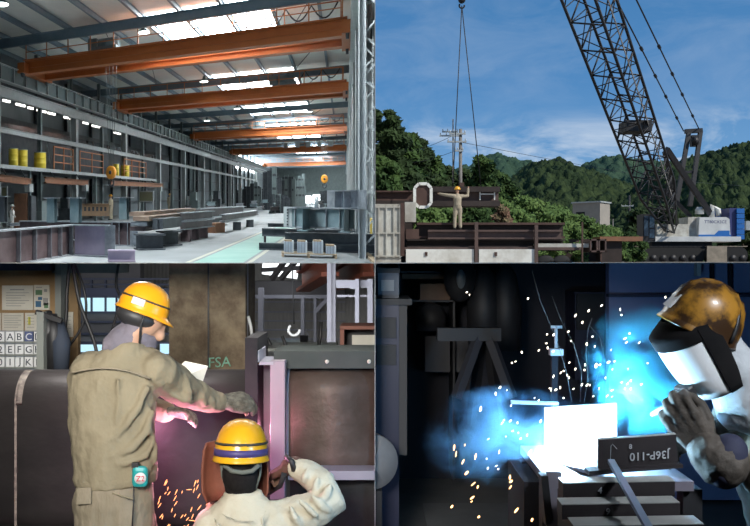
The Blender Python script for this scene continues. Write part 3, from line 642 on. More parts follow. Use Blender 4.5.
# ================================================================== upper right: the yard under the open sky
QUAD[0] = 'TR'
def text_bits(txt, size):
    """letters as flat faces in the x-y plane"""
    cu = bpy.data.curves.new('letters', 'FONT'); cu.body = txt; cu.size = size; cu.extrude = .002; cu.resolution_u = 3
    o = bpy.data.objects.new('letters', cu); COL.objects.link(o); bpy.context.view_layer.update()
    me = o.evaluated_get(bpy.context.evaluated_depsgraph_get()).to_mesh()
    vs = [v.co.copy() for v in me.vertices]; fs = [tuple(p.vertices) for p in me.polygons]
    bpy.data.objects.remove(o); bpy.data.curves.remove(cu); return vs, fs
def text(txt, size, c, ex, ey, b=None):
    vs, fs = text_bits(txt, size); x0 = (min(v.x for v in vs)+max(v.x for v in vs))/2; y0 = (min(v.y for v in vs)+max(v.y for v in vs))/2
    ex = V(ex).normalized(); ey = V(ey).normalized(); ez = ex.cross(ey); b = b or B(); c = V(c)
    return b.add([c+ex*(v.x-x0)+ey*(v.y-y0)+ez*v.z for v in vs], fs)
M_ground = mat('yard_ground', (.16, .13, .10), (.22, .19, .15), .3, .95)
M_steelr = mat('rust_brown_steel', (.060, .030, .023), (.095, .052, .040), 1.2, .75)
M_steelk = mat('dark_brown_steel', (.022, .014, .012), (.04, .027, .023), 1.2, .75)
M_steelp = mat('pink_brown_steel', (.115, .070, .058), (.075, .048, .042), 1.6, .7)
M_white = mat('dirty_white_paint', (.80, .80, .75), (.48, .45, .38), 1.1, .55, lo=.45, hi=.75)
M_offw = mat('grey_white_paint', (.58, .58, .53), (.36, .33, .28), 1.4, .6)
M_cwhite = mat('crane_white', (.70, .72, .72), (.55, .57, .57), .7, .45)
M_blue = mat('crane_blue', (.02, .14, .45), None, 2, .4); M_navy = mat('crane_navy', (.035, .045, .16), None, 2, .5)
M_tanp = mat('dusty_track_paint', (.34, .29, .23), (.22, .19, .15), 1.5, .8)
M_lat = mat('boom_black', (.010, .010, .013), (.02, .02, .024), 2, .55)
M_black = mat('rubber_black', (.012, .012, .013), None, 2, .8)
M_leafd = mat('dark_leaf', (.012, .026, .009), (.035, .062, .018), .5, .75, detail=2, spec=.2)
M_leafm = mat('mid_leaf', (.022, .050, .014), (.055, .10, .024), .5, .75, detail=2, spec=.2)
M_leafl = mat('light_leaf', (.050, .100, .026), (.105, .165, .045), .8, .75, detail=2, spec=.2)
M_leafr = mat('reddish_leaf', (.20, .10, .07), (.12, .12, .05), 1.5, .8, detail=2)
M_bark = mat('bark', (.06, .045, .03), (.10, .075, .055), 3, .9)
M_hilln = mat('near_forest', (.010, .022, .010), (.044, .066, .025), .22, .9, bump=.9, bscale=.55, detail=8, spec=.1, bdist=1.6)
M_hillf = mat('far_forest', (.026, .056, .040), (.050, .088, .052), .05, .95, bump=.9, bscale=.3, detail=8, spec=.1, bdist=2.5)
M_conc2 = mat('building_render', (.33, .30, .26), (.28, .26, .23), .5, .85)
struct('floor_yard', B().add([(-1, 26, 0), (160, 26, 0), (600, 1400, 2.4), (-40, 1400, 2.4), (-1, 26, -.6), (160, 26, -.6), (600, 1400, -1), (-40, 1400, -1)], [(0,1,2,3),(7,6,5,4),(0,4,5,1),(1,5,6,2),(2,6,7,3),(3,7,4,0)]), M_ground)
# ---- wooded hills
def hill(name, label, ridge, y0, y1, m, crown, seed, bumpz, nx=300, ny=90, x0=360, x1=800):
    """slope rising from y0 to its ridge at y1; ridge: (px, py) pairs of the skyline"""
    def rz(px):
        for (a, b), (c, d) in zip(ridge, ridge[1:]):
            if px <= c: t = max(0, (px-a)/(c-a)); t = t*t*(3-2*t); return b+(d-b)*t
        return ridge[-1][1]
    vs = []
    for j in range(ny):
        s = j/(ny-1); y = y0+(y1-y0)*s**1.0
        for i in range(nx):
            px = x0+(x1-x0)*i/(nx-1); x = (px-375)/F*y1*(.55+.45*y/y1)
            top = (263-rz(px))/F*y1; z = top*math.sin(s*PI/2)**.85
            p = V((x, y, z)); q = V((x, y*1.0, z))/crown+V((seed, 0, 0))
            d = noise.voronoi(q)[0][0]; z += bumpz*(max(0, .8-d*d*1.6)-.55)*min(1, s*6+.2)
            z += bumpz*.3*noise.noise(q*2.9)+bumpz*.2*noise.noise(q*6.3)
            vs.append((x, y, z))
    fs = [(j*nx+i, j*nx+i+1, (j+1)*nx+i+1, (j+1)*nx+i) for j in range(ny-1) for i in range(nx-1)]
    return one(name, label, 'hill', B().add(vs, fs, True), m, kind='stuff')
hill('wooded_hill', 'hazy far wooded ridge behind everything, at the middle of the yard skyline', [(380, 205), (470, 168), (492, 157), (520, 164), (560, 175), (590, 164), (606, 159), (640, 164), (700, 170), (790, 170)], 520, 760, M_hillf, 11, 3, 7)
hill('wooded_hill', 'nearer wooded hill left of the boom, in the middle of the yard', [(380, 215), (470, 202), (505, 182), (530, 166), (552, 163), (575, 172), (610, 184), (640, 195), (700, 215), (790, 230)], 260, 400, M_hilln, 4.0, 11, 4.0, x0=380, x1=760)
hill('wooded_hill', 'big dark wooded hill at the right behind the crawler crane', [(560, 235), (620, 200), (650, 172), (680, 163), (705, 157), (730, 149), (760, 144), (820, 138)], 190, 330, M_hilln, 3.6, 23, 3.6, x0=540, x1=830)
# ---- trees and bushes made of leaf clumps on branching trunks
def crown_mesh(seed, blobs, n, size):
    r = random.Random(seed); b = B(); vs = []; fs = []
    for k in range(n):
        c, rad = blobs[r.randrange(len(blobs))]; d = V((r.gauss(0, 1), r.gauss(0, 1), r.gauss(0, 1))).normalized()
        p = V(c)+V((d.x*rad[0], d.y*rad[1], d.z*rad[2]))*(r.uniform(.55, 1.0))
        a = V((r.gauss(0, 1), r.gauss(0, 1), r.gauss(0, 1))).normalized(); bt = a.orthogonal().normalized(); s_ = size*r.uniform(.6, 1.4); o = len(vs)
        vs += [p-a*s_-bt*s_*.1, p+bt*s_*.55, p+a*s_, p-bt*s_*.55]; fs.append((o, o+1, o+2, o+3))
    return b.add(vs, fs)
def tree(name, label, base, h, wd, m, seed, n=2600, size=.30, bare=.25, cat='tree', group=None, nb=34, trunk=True):
    r = random.Random(seed); base = V(base); blobs = []
    for i in range(nb):
        t = bare+(.93-bare)*(i+r.random())/nb; prof = math.sin(PI*min(1, (t-bare)/(1-bare)*.72+.24))**.8
        a = i*2.4+r.uniform(-.4, .4); q = math.sqrt(r.uniform(.05, .8))*wd/2*prof; rad = min(wd, h)*r.uniform(.15, .23)*(.6+.4*prof)
        blobs.append((base+V((q*math.cos(a), q*math.sin(a), h*t)), (rad, rad, rad*.8)))
    t = Thing(name, label, cat, group)
    if trunk:
        b = B(); b.tube([base+V((0, 0, -.3)), base+V((wd*.02, 0, h*.3)), base+V((-.02*wd, 0, h*.6)), base+V((0, 0, h*.85))], [h*.022, h*.017, h*.011, h*.004], 8)
        for c, rad in blobs[:7]: s0 = base+V((0, 0, max(h*.2, (c.z-base.z)*.65))); b.tube([s0, lerp(s0, c, .5)+V((0, 0, -h*.02)), c], [h*.008, h*.006, h*.003], 6)
        t.part('trunk', b, M_bark)
    cr_ = B(); cr_.join(crown_mesh(seed+1, blobs, n, size))
    for c, rad in blobs: cr_.ell(c, [q*.62 for q in rad], None, 8, 6)
    t.part('foliage', cr_, m); return t.done()
k = 0
LT = [(370, 70, 96, 34, M_leafd, 'tallest dark tree, cut by the left edge of the yard view'), (392, 66, 103, 30, M_leafd, 'tall dark tree second from the left edge of the yard'), (402, 80, 122, 36, M_leafm, 'dark green tree with a ragged top between the tall tree and the pole'),
      (416, 84, 128, 34, M_leafd, 'rounded tree left of the utility pole, taller of the two there'), (432, 86, 148, 36, M_leafm, 'rounded tree just left of the utility pole'), (446, 92, 160, 32, M_leafd, 'dark tree partly behind the utility pole'),
      (470, 90, 166, 34, M_leafd, 'low dark tree right of the utility pole'), (485, 84, 153, 34, M_leafm, 'green tree right of the pole with the highest crown there'), (500, 90, 168, 32, M_leafm, 'last green tree right of the pole before the open hillside'),
      (384, 58, 152, 34, M_leafm, 'lower leafy tree in front of the tallest dark trees'), (412, 62, 168, 40, M_leafd, 'broad dark tree low behind the octagonal end plate'), (440, 70, 178, 40, M_leafd, 'broad dark low tree behind the lifted beam')]
for px, y, top, wpx, m, lab in LT:
    k += 1; x = (px-375)/F*y; h = (263-top)/F*y; wd = wpx/F*y*1.45
    tree('tree', lab, (x, y, 0), h, wd, m, 100+k, 5200, .24, .10, group='trees at the left of the yard')
BU = [(424, 52, 204, 40, M_leafl, 'light green bush under the octagonal end plate'), (446, 54, 206, 34, M_leafl, 'light green bush behind the worker on the truck'), (480, 54, 205, 40, M_leafm, 'green bush right of the worker, under the lifted beam'),
      (508, 56, 200, 36, M_leafl, 'light green bush right of the lifted beam end'), (530, 58, 196, 46, M_leafl, 'tallest light green bush at the middle of the yard'), (556, 60, 204, 44, M_leafl, 'spreading light green bush left of the pale building'),
      (580, 64, 214, 36, M_leafl, 'light green bush directly below the pale building'), (602, 70, 224, 34, M_leafl, 'low bush at the right foot of the pale building'), (626, 74, 231, 30, M_leafm, 'lowest bush, beside the crane cab'), (503, 50, 203, 16, M_leafr, 'reddish bush at the end of the lifted beam')]
for px, y, top, wpx, m, lab in BU:
    k += 1; x = (px-375)/F*y; h = (263-top)/F*y; wd = wpx/F*y*1.6
    tree('bush', lab, (x, y, 0), h, wd, m, 200+k, 3000, .14, .05, 'bush', 'bushes behind the truck', 26, False)
for px, y, top, wpx, lab in [(742, 120, 205, 40, 'dark green bush behind the blue counterweight'), (668, 130, 205, 40, 'dark tree behind the foot of the boom'), (640, 140, 208, 30, 'dark tree behind the crane cab')]:
    k += 1; x = (px-375)/F*y; tree('tree', lab, (x, y, 0), (263-top)/F*y, wpx/F*y*1.3, M_leafd, 300+k, 2500, .4, .05, group='trees behind the crane')
# ---- pale building
y = 190; c = at(600, 232, y); t = Thing('building', 'small pale flat-roofed building with one dark window on the slope', 'building')
d1 = V((-.80, .60, 0)); d2 = V((.62, .78, 0)); L1, L2, H = 6.2, 5.0, 8.2; c.z = 4.6
def quadbox(b, o, a, al, bb_, bl, z0, z1):
    P = [o, o+a*al, o+a*al+bb_*bl, o+bb_*bl]; return b.add([p+V((0, 0, z0)) for p in P]+[p+V((0, 0, z1)) for p in P], [(0,1,2,3),(7,6,5,4),(0,4,5,1),(1,5,6,2),(2,6,7,3),(3,7,4,0)])
t.part('walls', quadbox(B(), c, d1, L1, d2, L2, -4.6, H), M_conc2)
t.part('roof', quadbox(B(), c-d1*.25-d2*.25, d1, L1+.5, d2, L2+.5, H, H+.3), M_galv)
o = c+d1*(L1*.55)-d2*.03; wi = t.part('window', quadbox(B(), o, d1, 2.0, d2, .08, H*.64, H*.77), M_black); t.part('window_frame', quadbox(B(), o-d1*.1-d2*.0, d1, 2.1, d2, .06, H*.625, H*.64), M_galv, sub=wi)
t.done()
# ---- utility poles
M_pole = mat('weathered_pole', (.20, .185, .17), (.15, .14, .13), 2, .8)
def pole(lab, px, y, top, r, arms, m):
    b0 = at(px, 263, y); tp = at(px, top, y); t = Thing('utility_pole', lab, 'pole'); t.part('mast', B().tube([b0, tp], [r, r*.7], 12), M_pole if m is M_galv else m)
    for py, l, rr_ in arms:
        c = at(px, py, y); a = t.part('crossarm', B().bar(c+V((-l*.7, -.15, 0)), c+V((l*.3, -.15, 0)), .12, .12), M_galv)
        for q in (-.65, -.35, .25): t.part('insulator', B().lathe([(.03, 0), (.045, .06), (.03, .09), (.045, .13), (.015, .18)], c+V((l*q, -.15, .06)), 8), M_galv, sub=a)
    t.done(); return tp
pole('concrete utility pole with crossarms behind the lifted beam', 460.5, 66, 129, .16, [(134, 1.2, 0), (142, 1.4, 0), (151, .6, 0)], M_galv)
pole('thinner utility pole just left of the concrete one', 453, 74, 119, .07, [(132, 1.3, 0), (136, 1.6, 0)], M_galv)
pole('thin dark pole far back between building and crane cab', 629.5, 150, 195, .22, [(206, 2.0, 0)], M_lat)
pole('short pole right of the pale building', 613, 170, 219, .14, [], M_galv)
for i, (a, c, lab) in enumerate([((376, 150, 74), (452, 136, 74), 'upper overhead wire running left from the thin pole'), ((376, 158, 74), (452, 152, 74), 'lower overhead wire running left from the thin pole'), ((460, 142, 66), (745, 186, 150), 'overhead wire running right towards the far poles')]):
    A, C = at(*a), at(*c); one('overhead_wire', lab, 'wire', B().tube([lerp(A, C, q/10)+V((0, 0, -.6*math.sin(PI*q/10))) for q in range(11)], .018, 5), M_lat)
# ---- flatbed truck with its load
t = Thing('flatbed_truck', 'old flatbed truck with white sideboards at the lower left of the yard', 'truck'); y = 37.0
P = lambda px, py, yy=y: at(px, py, yy)
def slab(b, px0, py0, px1, py1, ya, yb):
    """box whose near face spans the two pixels at depth ya and which reaches back to depth yb"""
    a = at(px0, py0, ya); c = at(px1, py1, ya); return b.b2((a.x, ya, c.z), (c.x, yb, a.z))
hb = t.part('headboard', slab(B(), 374, 204, 401, 263, y, y+2.6), M_offw)
for px in (379, 386.5, 394, 400): t.part('rib', slab(B(), px-.7, 205, px+.7, 258, y-.06, y), M_offw, sub=hb)
for py in (207, 233, 256): t.part('rail', slab(B(), 375, py-.7, 402, py+.7, y-.07, y), M_offw, sub=hb)
t.part('corner_post', slab(B(), 400.5, 203, 404.5, 256, y-.08, y+.3), M_steelr)
t.part('tool_box', slab(B(), 405, 202, 416, 222, y+.6, y+1.6), M_offw)
t.part('bed', slab(B(), 400, 247.2, 583, 250, y+.05, y+2.5), M_steelp)
for x0, x1 in ((406, 474), (479, 535)):
    s_ = t.part('sideboard', slab(B(), x0, 249.2, x1, 264, y-.05, y+.02), M_white)
    for q in (.5,): t.part('latch', slab(B(), x0+(x1-x0)*.28, 252, x0+(x1-x0)*.28+2.5, 256, y-.09, y-.05), M_steelr, sub=s_)
for px, top in ((476.5, 222), (536.5, 225)): t.part('stake', slab(B(), px-1.7, top, px+1.7, 264, y-.12, y+.02), M_steelp)
for px, top in ((582.5, 222),): t.part('stake', slab(B(), px-.7, top, px+.7, 264, y-.12, y-.04), M_steelr)
for px in (545, 561.5): t.part('wheel', B().lathe([(.2, -.15), (.42, -.15), (.46, -.1), (.46, .1), (.42, .15), (.2, .15)], at(px, 266, y+.3), 20, (0, 1, 0)), M_black)
t.part('chassis', slab(B(), 536, 243.5, 592, 247.5, y+.1, y+2.2), M_offw)
t.done()
t = Thing('hitch_frame', 'two dark square steel frames side by side at the end of the truck bed', 'frame')
for x0 in (590, 598.5):
    for (a, b_, c, d) in ((x0, 239, x0+8, 240.5), (x0, 250.5, x0+8, 252), (x0, 239, x0+1.5, 252), (x0+6.5, 239, x0+8, 252)): t.part('side', slab(B(), a, b_, c, d, y-.1, y+1.6), M_steelp)
t.done()
one('lean_post', 'thin post standing below the square frames', 'post', slab(B(), 600.5, 252, 602, 264, y-.05, y+.05), M_steelr)
# load: H beams lying along the bed
def hbeam(name, lab, px0, px1, top, bot, ya, depth, m, mw=None, group=None, flare=.16):
    t = Thing(name, lab, 'steel beam', group); a = at(px0, top, ya); c = at(px1, bot, ya); h = a.z-c.z
    t.part('top_flange', B().b2((a.x, ya, a.z-h*flare), (c.x, ya+depth, a.z)), m); t.part('bottom_flange', B().b2((a.x, ya, c.z), (c.x, ya+depth, c.z+h*flare)), m)
    t.part('web', B().b2((a.x+.01, ya+depth*.35, c.z+h*flare), (c.x-.01, ya+depth*.65, a.z-h*flare)), mw or m); return t
hbeam('load_beam', 'dark brown H beam lying lengthwise on the truck bed, uppermost of the load', 417, 565, 222.5, 238.5, y+.55, 1.0, M_steelr, M_steelk, flare=.14).done()
hbeam('load_beam', 'long pink-brown beam in front on the truck bed, under the worker', 428, 562, 229.8, 239.2, y+.12, .4, M_steelp, M_steelp, flare=.2).done()
hbeam('load_beam', 'lowest dark beam on the truck bed behind the white sideboards', 407, 566, 239.3, 247.2, y+.25, 1.5, M_steelk, M_steelk).done()
one('load_block', 'dark block at the left end of the load beside the white headboard', 'block', slab(B(), 406, 229, 419, 239, y+.3, y+1.3), M_steelr)
# ---- worker on the load
s = (229.6-187.5)/F*(y+.32)/1.75; g = at(457.5, 229.6, y+.32)
J, f = standing(g, s, 8, ((-.46, .10, 1.44), (-.70, .25, 1.50)), ((.44, .04, 1.40), (.48, .10, 1.70)))
small_person('worker', 'worker in beige on the truck load, back turned, both arms reaching to the lifted beam', J, s, M_beige, M_beige, M_helm, fwd=f)
# ---- lifted girder with octagonal end plate
ya = y+1.15
t = hbeam('lifted_girder', 'dark brown girder hanging from two ropes with a white octagonal end plate', 424, 500, 186.5, 206, ya, 1.1, M_steelk, M_steelp, flare=.27)
cx, cz = at(422.5, 196, ya).x, at(422.5, 196, ya).z; w2 = 8.6/F*ya; h2 = 12.2/F*ya; ch = w2*.5
oc = [(-w2, -h2+ch), (-w2+ch, -h2), (w2-ch, -h2), (w2, -h2+ch), (w2, h2-ch), (w2-ch, h2), (-w2+ch, h2), (-w2, h2-ch)]
OP = t.part('end_plate', B().poly([(cx+a, ya-.28, cz+b_) for a, b_ in oc], (0, .06, 0)), M_steelr)
b = B(); n = 8
for i in range(n):
    a, c = oc[i], oc[(i+1) % n]; b.bar((cx+a[0]*.95, ya-.30, cz+a[1]*.95), (cx+c[0]*.95, ya-.30, cz+c[1]*.95), .12, .10, (0, 1, 0))
t.part('rim', b, M_white, sub=OP, label='white octagonal rim')
bk = t.part('bracket', slab(B(), 480, 193.5, 494.5, 194.6, ya+.2, ya+.3), M_white, label='white bracket')
for px in (479.5, 494): t.part('bracket_leg', slab(B(), px, 192, px+1.2, 200, ya+.18, ya+.3), M_white, sub=bk)
for px in (420, 462): t.part('lifting_lug', slab(B(), px-2.2, 182.5, px+2.2, 186.6, ya+.4, ya+.6), M_steelr)
t.done()
hbeam('far_beam', 'reddish brown beam lying behind the headboard at the left edge of the yard', 376, 413, 190.5, 200.5, ya+2.2, .7, M_steelr, M_steelr).done()
one('far_stack', 'dark stack carrying the reddish beam behind the headboard', 'stack', slab(B(), 376, 200.5, 413, 263, ya+2.2, ya+3.2), M_steelk)
hk = at(461.8, 1, ya+.5); t = Thing('lifting_hook', 'dark crane hook at the top of the sky with two sling ropes', 'hook')
bl = t.part('block', B().lathe([(.02, -.16), (.13, -.14), (.16, 0), (.13, .14), (.02, .16)], hk+V((0, 0, .05)), 14, (0, 1, 0)), M_black)
h_ = B(); h_.tube([hk+V((.11*math.sin(a), 0, -.2-.11*math.cos(a))) for a in [i*.4-2.2 for i in range(11)]], .035, 8); t.part('hook', h_, M_black)
for px, yy in ((452.8, ya+.5), (481, ya+.5)): t.part('sling_rope', B().tube([hk+V((0, 0, -.2)), at(px, 187, yy)], .022, 6), M_lat)
t.part('hoist_rope', B().tube([hk+V((0, 0, .1)), hk+V((.0, 0, 15))], .022, 6), M_lat); t.done()
# ---- crawler crane
y = 104.0; t = Thing('crawler_crane', 'large black and white crawler crane with a lattice boom, right side of the yard', 'crane')
c = lambda px, py, yy=y: at(px, py, yy)
def lattice(b, p0, p1, w0, w1, side, n):
    p0, p1 = V(p0), V(p1); d = (p1-p0).normalized(); s_ = V(side); s_ = (s_-d*s_.dot(d)).normalized(); u = d.cross(s_)
    def cor(t, i): w_ = (w0+(w1-w0)*min(1, t*5)) if t < .2 else w1; return lerp(p0, p1, t)+s_*w_/2*(1, 1, -1, -1)[i]+u*w_/2*(1, -1, -1, 1)[i]
    return cor
pb, pt = c(671, 228, y-1), at(570, -55, 64); pt2 = at(461.8, -400, 39)
bax = (pt-pb).normalized(); cor = lattice(None, pb, pt, 1.0, 2.75, Matrix.Rotation(math.radians(-32), 3, bax) @ V((1, .25, 0)), 20)
nb = 13
bo = None
b = B()
for i in range(4): b.tube([cor(0, i), cor(.2, i), cor(1, i)], [.13, .14, .13], 8)
fr = b
for j in range(nb+1):
    q = j/nb
    for i in range(4): fr.tube([cor(q, i), cor(q, (i+1) % 4)], .075, 5)
bo = t.part('boom_chords', b, M_lat)
for i in range(4):
    dg = B()
    for j in range(nb):
        a, e_ = (i, (i+1) % 4) if j % 2 == 0 else ((i+1) % 4, i); dg.tube([cor(j/nb, a), cor((j+.5)/nb, e_)], .05, 5); dg.tube([cor((j+.5)/nb, e_), cor((j+1)/nb, a)], .05, 5)
    t.part('boom_lacing', dg, M_lat, sub=bo)
ct = B()
for q0, q1 in ((.18, .92),): ct.bar(lerp(cor(q0, 0), cor(q0, 1), .42), lerp(cor(q1, 0), cor(q1, 1), .42), .55, .05, (1, 0, 0))
t.part('boom_catwalk', ct, mat('boom_grey', (.16, .15, .14), None, 2, .7), sub=bo, label='grey catwalk')
t.part('boom_platform', B().box(lerp(pb, pt, .47), (2.4, 2.6, 1.0)), M_lat, sub=bo)
# mast and backstays
mt = c(694.5, 133, y+1.5)
ms = t.part('mast', B().bar(c(689, 131, y+1.5), c(676, 206, y+.5), .45, .5, (0, 1, 0)).bar(c(700.5, 131, y+1.5), c(690, 206, y+.5), .45, .5, (0, 1, 0)).bar(c(681.5, 172, y+1), c(695.5, 172, y+1), .3, .3), M_lat)
t.part('mast_head', B().bar(c(685, 131.5, y+1.5), c(702, 130.5, y+1.5), .55, .5).box(c(695, 141, y+1.6), (1.0, .8, 1.3)), M_lat, sub=ms); t.part('sheave', B().lathe([(.5, -.25), (.5, .25)], c(695, 141, y+1), 16, (1, 0, .2)), M_lat, sub=ms)
t.part('backstop', B().bar(c(666.5, 149, y-6), c(712.5, 217, y+1), .55, .55, (0, 1, 0)), M_lat)
t.part('rear_strut', B().bar(c(664, 190, y-3), c(690, 216, y+1), .4, .4, (0, 1, 0)), M_lat); t.part('front_strut', B().bar(c(676, 206, y+.5), c(664, 152, y-6), .3, .3, (0, 1, 0)), M_lat)
for (a, e_) in (((683.5, 131), (600, -32, 64)), ((699, 129), (620, -34, 64))):
    A, E = c(a[0], a[1], y+1.5), at(*e_); pd = t.part('pendant', B().tube([A, E], .07, 6), M_lat)
    for q in (.12, .3, .45, .62): t.part('coupling', B().tube([lerp(A, E, q), lerp(A, E, q+.012)], .16, 6), M_lat, sub=pd)
# house
def house(px0, py0, px1, py1, ya, yb): return slab(B(), px0, py0, px1, py1, ya, yb)
t.part('deck', house(655, 236.5, 741, 241.5, y-1.5, y+3.5), M_cwhite); t.part('front_house', house(657, 224, 690, 237, y-.6, y+2.6), M_offw)
p = [c(698.5, 236.6, y-1.2), c(730.5, 236.6, y-1.2), c(729.5, 219, y-1.2), c(726, 217, y-1.2), c(699.5, 217.3, y-1.2)]
hs = t.part('engine_house', B().poly(p, (0, 4.2, 0)), M_cwhite)
t.part('lettering', text('TT80CX3CE', .40*1.2, c(715.5, 221.8, y-1.21), (1, 0, 0), (0, 0, 1)), M_navy, sub=hs, label='dark lettering')
t.part('stripe', house(698.6, 234.6, 731, 236.4, y-1.24, y-1.2), M_blue, sub=hs, label='blue stripe'); t.part('stripe', B().poly([c(714.5, 234.6, y-1.22), c(718.5, 230.6, y-1.22), c(729.6, 230.6, y-1.22), c(729.6, 234.6, y-1.22)], (0, -.03, 0)), M_blue, sub=hs, label='blue flash')
t.part('rear_house', house(688, 217, 700, 236.6, y-.2, y+3), M_offw)
ex = B(); ex.tube([c(712, 217, y+.5), c(712.5, 206, y+.5), c(718, 210, y+.5), c(719, 216, y+.5)], .32, 10); t.part('exhaust', ex, M_white); t.part('air_filter', B().lathe([(.5, 0), (.5, .5), (.3, .8)], c(699.5, 214, y+.5), 14), M_white)
cw = t.part('counterweight', house(729.5, 208, 737, 239.5, y-1.0, y+3.4), M_navy)
for i in range(6): t.part('slab', house(737, 208.5+5.2*i, 744.5, 213.2+5.2*i, y-1.3, y+3.4), M_blue, sub=cw, label='blue counterweight slab')
t.part('counterweight', house(720, 209, 729.5, 218, y+1.5, y+3.4), M_blue)
cb = t.part('cab', house(643, 214, 655.5, 241, y-2.6, y-.2), M_lat)
for (a, b_, e_, d) in ((644.2, 216, 648.5, 236), (649.5, 216, 654.5, 228), (649.5, 229, 654.5, 238)): t.part('cab_window', house(a, b_, e_, d, y-2.66, y-2.6), mat('cab_glass', (.03, .06, .10), None, 2, .1), sub=cb, label='blue-tinted pane')
t.part('undercarriage', house(652, 242, 712, 252, y-1, y+3), M_black)
for px0, px1, ya, m_, lab in ((617, 705, y-2.8, M_offw, 1), (706, 748, y-3.4, M_offw, 1)):
    z0, z1 = at(0, 264.5, ya).z, at(0, 246.5, ya).z; a = at(px0, 0, ya).x; e_ = at(px1, 0, ya).x; r = (z1-z0)/2; zc = (z0+z1)/2
    pr = []
    for i in range(9): th = PI/2+PI*i/8; pr.append((a+r+r*math.cos(th), zc+r*math.sin(th)))
    for i in range(9): th = -PI/2+PI*i/8; pr.append((e_-r+r*math.cos(th), zc+r*math.sin(th)))
    tk = t.part('track', B().poly([(q[0], ya, q[1]) for q in pr], (0, 1.1, 0)), M_black)
    for i in range(int((e_-a)/.55)): t.part('track_shoe', B().b2((a+.3+.55*i, ya-.05, z1-.03), (a+.78+.55*i, ya+1.15, z1+.06)), M_tanp if px0 > 700 or i < 5 else M_lat, sub=tk)
    for i in range(int((e_-a)/1.1)): t.part('roller', B().lathe([(.38, -.06), (.38, .06)], (a+.8+1.1*i, ya-.02, zc-.3), 14, (0, 1, 0)), M_lat, sub=tk)
    if px0 > 700: t.part('track_cover', slab(B(), 707, 246, 727, 264, ya-.15, ya-.05), M_tanp, sub=tk)
    else: t.part('idler_cover', slab(B(), 617.5, 248, 634, 264, ya-.15, ya-.05), M_tanp, sub=tk)
t.done()
# ---- steel stacked by the crane
one('rusty_stack', 'orange-brown stack of steel plates left of the crane', 'stack', slab(B(), 600, 236.5, 643, 241, 58, 60), M_rust); one('dark_stack', 'dark stack of steel under the orange-brown plates', 'stack', slab(B(), 602, 241, 622, 264, 58.3, 59.8), M_steelk)
one('tan_stack', 'long tan steel plate stack behind the truck bed', 'stack', slab(B(), 560, 239, 604, 243, 60, 62), M_steelp); one('dark_trestle', 'dark trestle under the long tan plate stack', 'trestle', slab(B(), 562, 243, 603, 264, 60.2, 61.8), M_steelk)
one('wood_heap', 'pile of pale timber at the right of the right crane track', 'timber', slab(B(), 746, 221, 752, 230, 112, 114), M_galv)
# ================================================================== lower left: two workers at a steel column
QUAD[0] = 'BL'
def basis(f, u):
    f = V(f).normalized(); u = V(u); x = f.cross(u).normalized(); u = x.cross(f); return Matrix((x, f, u)).transposed()
def hand(b, w, d, n, s=1.0, curl=(.5, .7, .5), thumb=1, th_in=.4, r0=1.0, spread=.05):
    """five-fingered hand from the wrist w along d, closing towards n"""
    w = V(w); d = V(d).normalized(); n = V(n); n = (n-d*n.dot(d)).normalized(); sd_ = d.cross(n)
    L = (.074, .084, .079, .062); K_ = (.088, .092, .088, .080)
    for i in range(4):
        o = (i-1.5)*.0215*s*thumb; kn = w+d*K_[i]*s+sd_*o
        chain(b, [w+sd_*o*.55+d*.005*s, kn], [.019*s*r0, .0145*s*r0], 10)
        a = 0; p = kn; pts = [kn]; dd = d+sd_*spread*(i-1.5)*thumb
        for q, (l, c) in enumerate(zip((.45, .32, .23), curl)):
            a += c; p = p+(dd*math.cos(a)+n*math.sin(a)).normalized()*L[i]*l*s; pts.append(p)
        chain(b, pts, [.0125*s*r0, .0115*s*r0, .0105*s*r0, .009*s*r0], 10)
    t0 = w-sd_*thumb*.022*s+d*.018*s; t1 = t0-sd_*thumb*.026*s+d*.034*s+n*.016*s*th_in; t2 = t1+d*.030*s+n*.022*s*th_in-sd_*thumb*.004*s; t3 = t2+d*.024*s+n*.014*s*th_in+sd_*thumb*.006*s
    chain(b, [t0, t1, t2, t3], [.018*s*r0, .0145*s*r0, .0125*s*r0, .010*s*r0], 10)
def helmet_parts(t, c, R, s, m, sub=None, band=None, mband=None, ribs=0, strap=None, peak=True):
    """safety helmet: local +y is the front; c is the middle of its rim"""
    c = V(c); sh = B(); pr = [(1.03, -.012), (1.0, 0), (.985, .03), (.94, .065), (.85, .098), (.70, .125), (.48, .145), (.24, .155), (.01, .157)]
    n = 96 if ribs else 40
    def ring(k, z, e=0):
        out = []
        for j in range(n):
            a = 2*PI*j/n; x, y = math.cos(a)*.112*k, math.sin(a)*.138*k; zz = z
            if ribs and k < .97:
                g = max(0, 1-abs(x)/.012) + .8*max(0, 1-abs(abs(x)-.030)/.010); zz += .013*min(1, g)
            if e and math.sin(a) > .2: y += e*(math.sin(a)-.2); zz -= e*.35*(math.sin(a)-.2)
            out.append(c+R @ V((x*s, y*s, zz*s)))
        return out
    sh.loft([ring(k, z) for k, z in pr], cap=False); i0 = t.part('helmet', sh, m, sub)
    pk = .05 if peak else 0
    br = B(); br.loft([ring(1.0, .004), ring(1.06, -.012, pk), ring(1.065, -.018, pk), ring(1.0, -.010)], cap=False); t.part('brim', br, m, i0)
    if band:
        z0, z1 = band; kk = lambda z: 1.012-.9*z*z*9 if z < .05 else 1.0
        bd = B(); bd.loft([ring(1.003, z0), ring(1.022, z0), ring(1.012, z1), ring(.985, z1)], cap=False); t.part('band', bd, mband, i0)
    if strap:
        q = B(); z = strap; q.loft([ring(.985, z), ring(.995, z), ring(.985, z+.010), ring(.972, z+.010)], cap=False); t.part('groove', q, mat('helmet_groove', (.05, .04, .03), None, 3, .6), i0)
    return i0
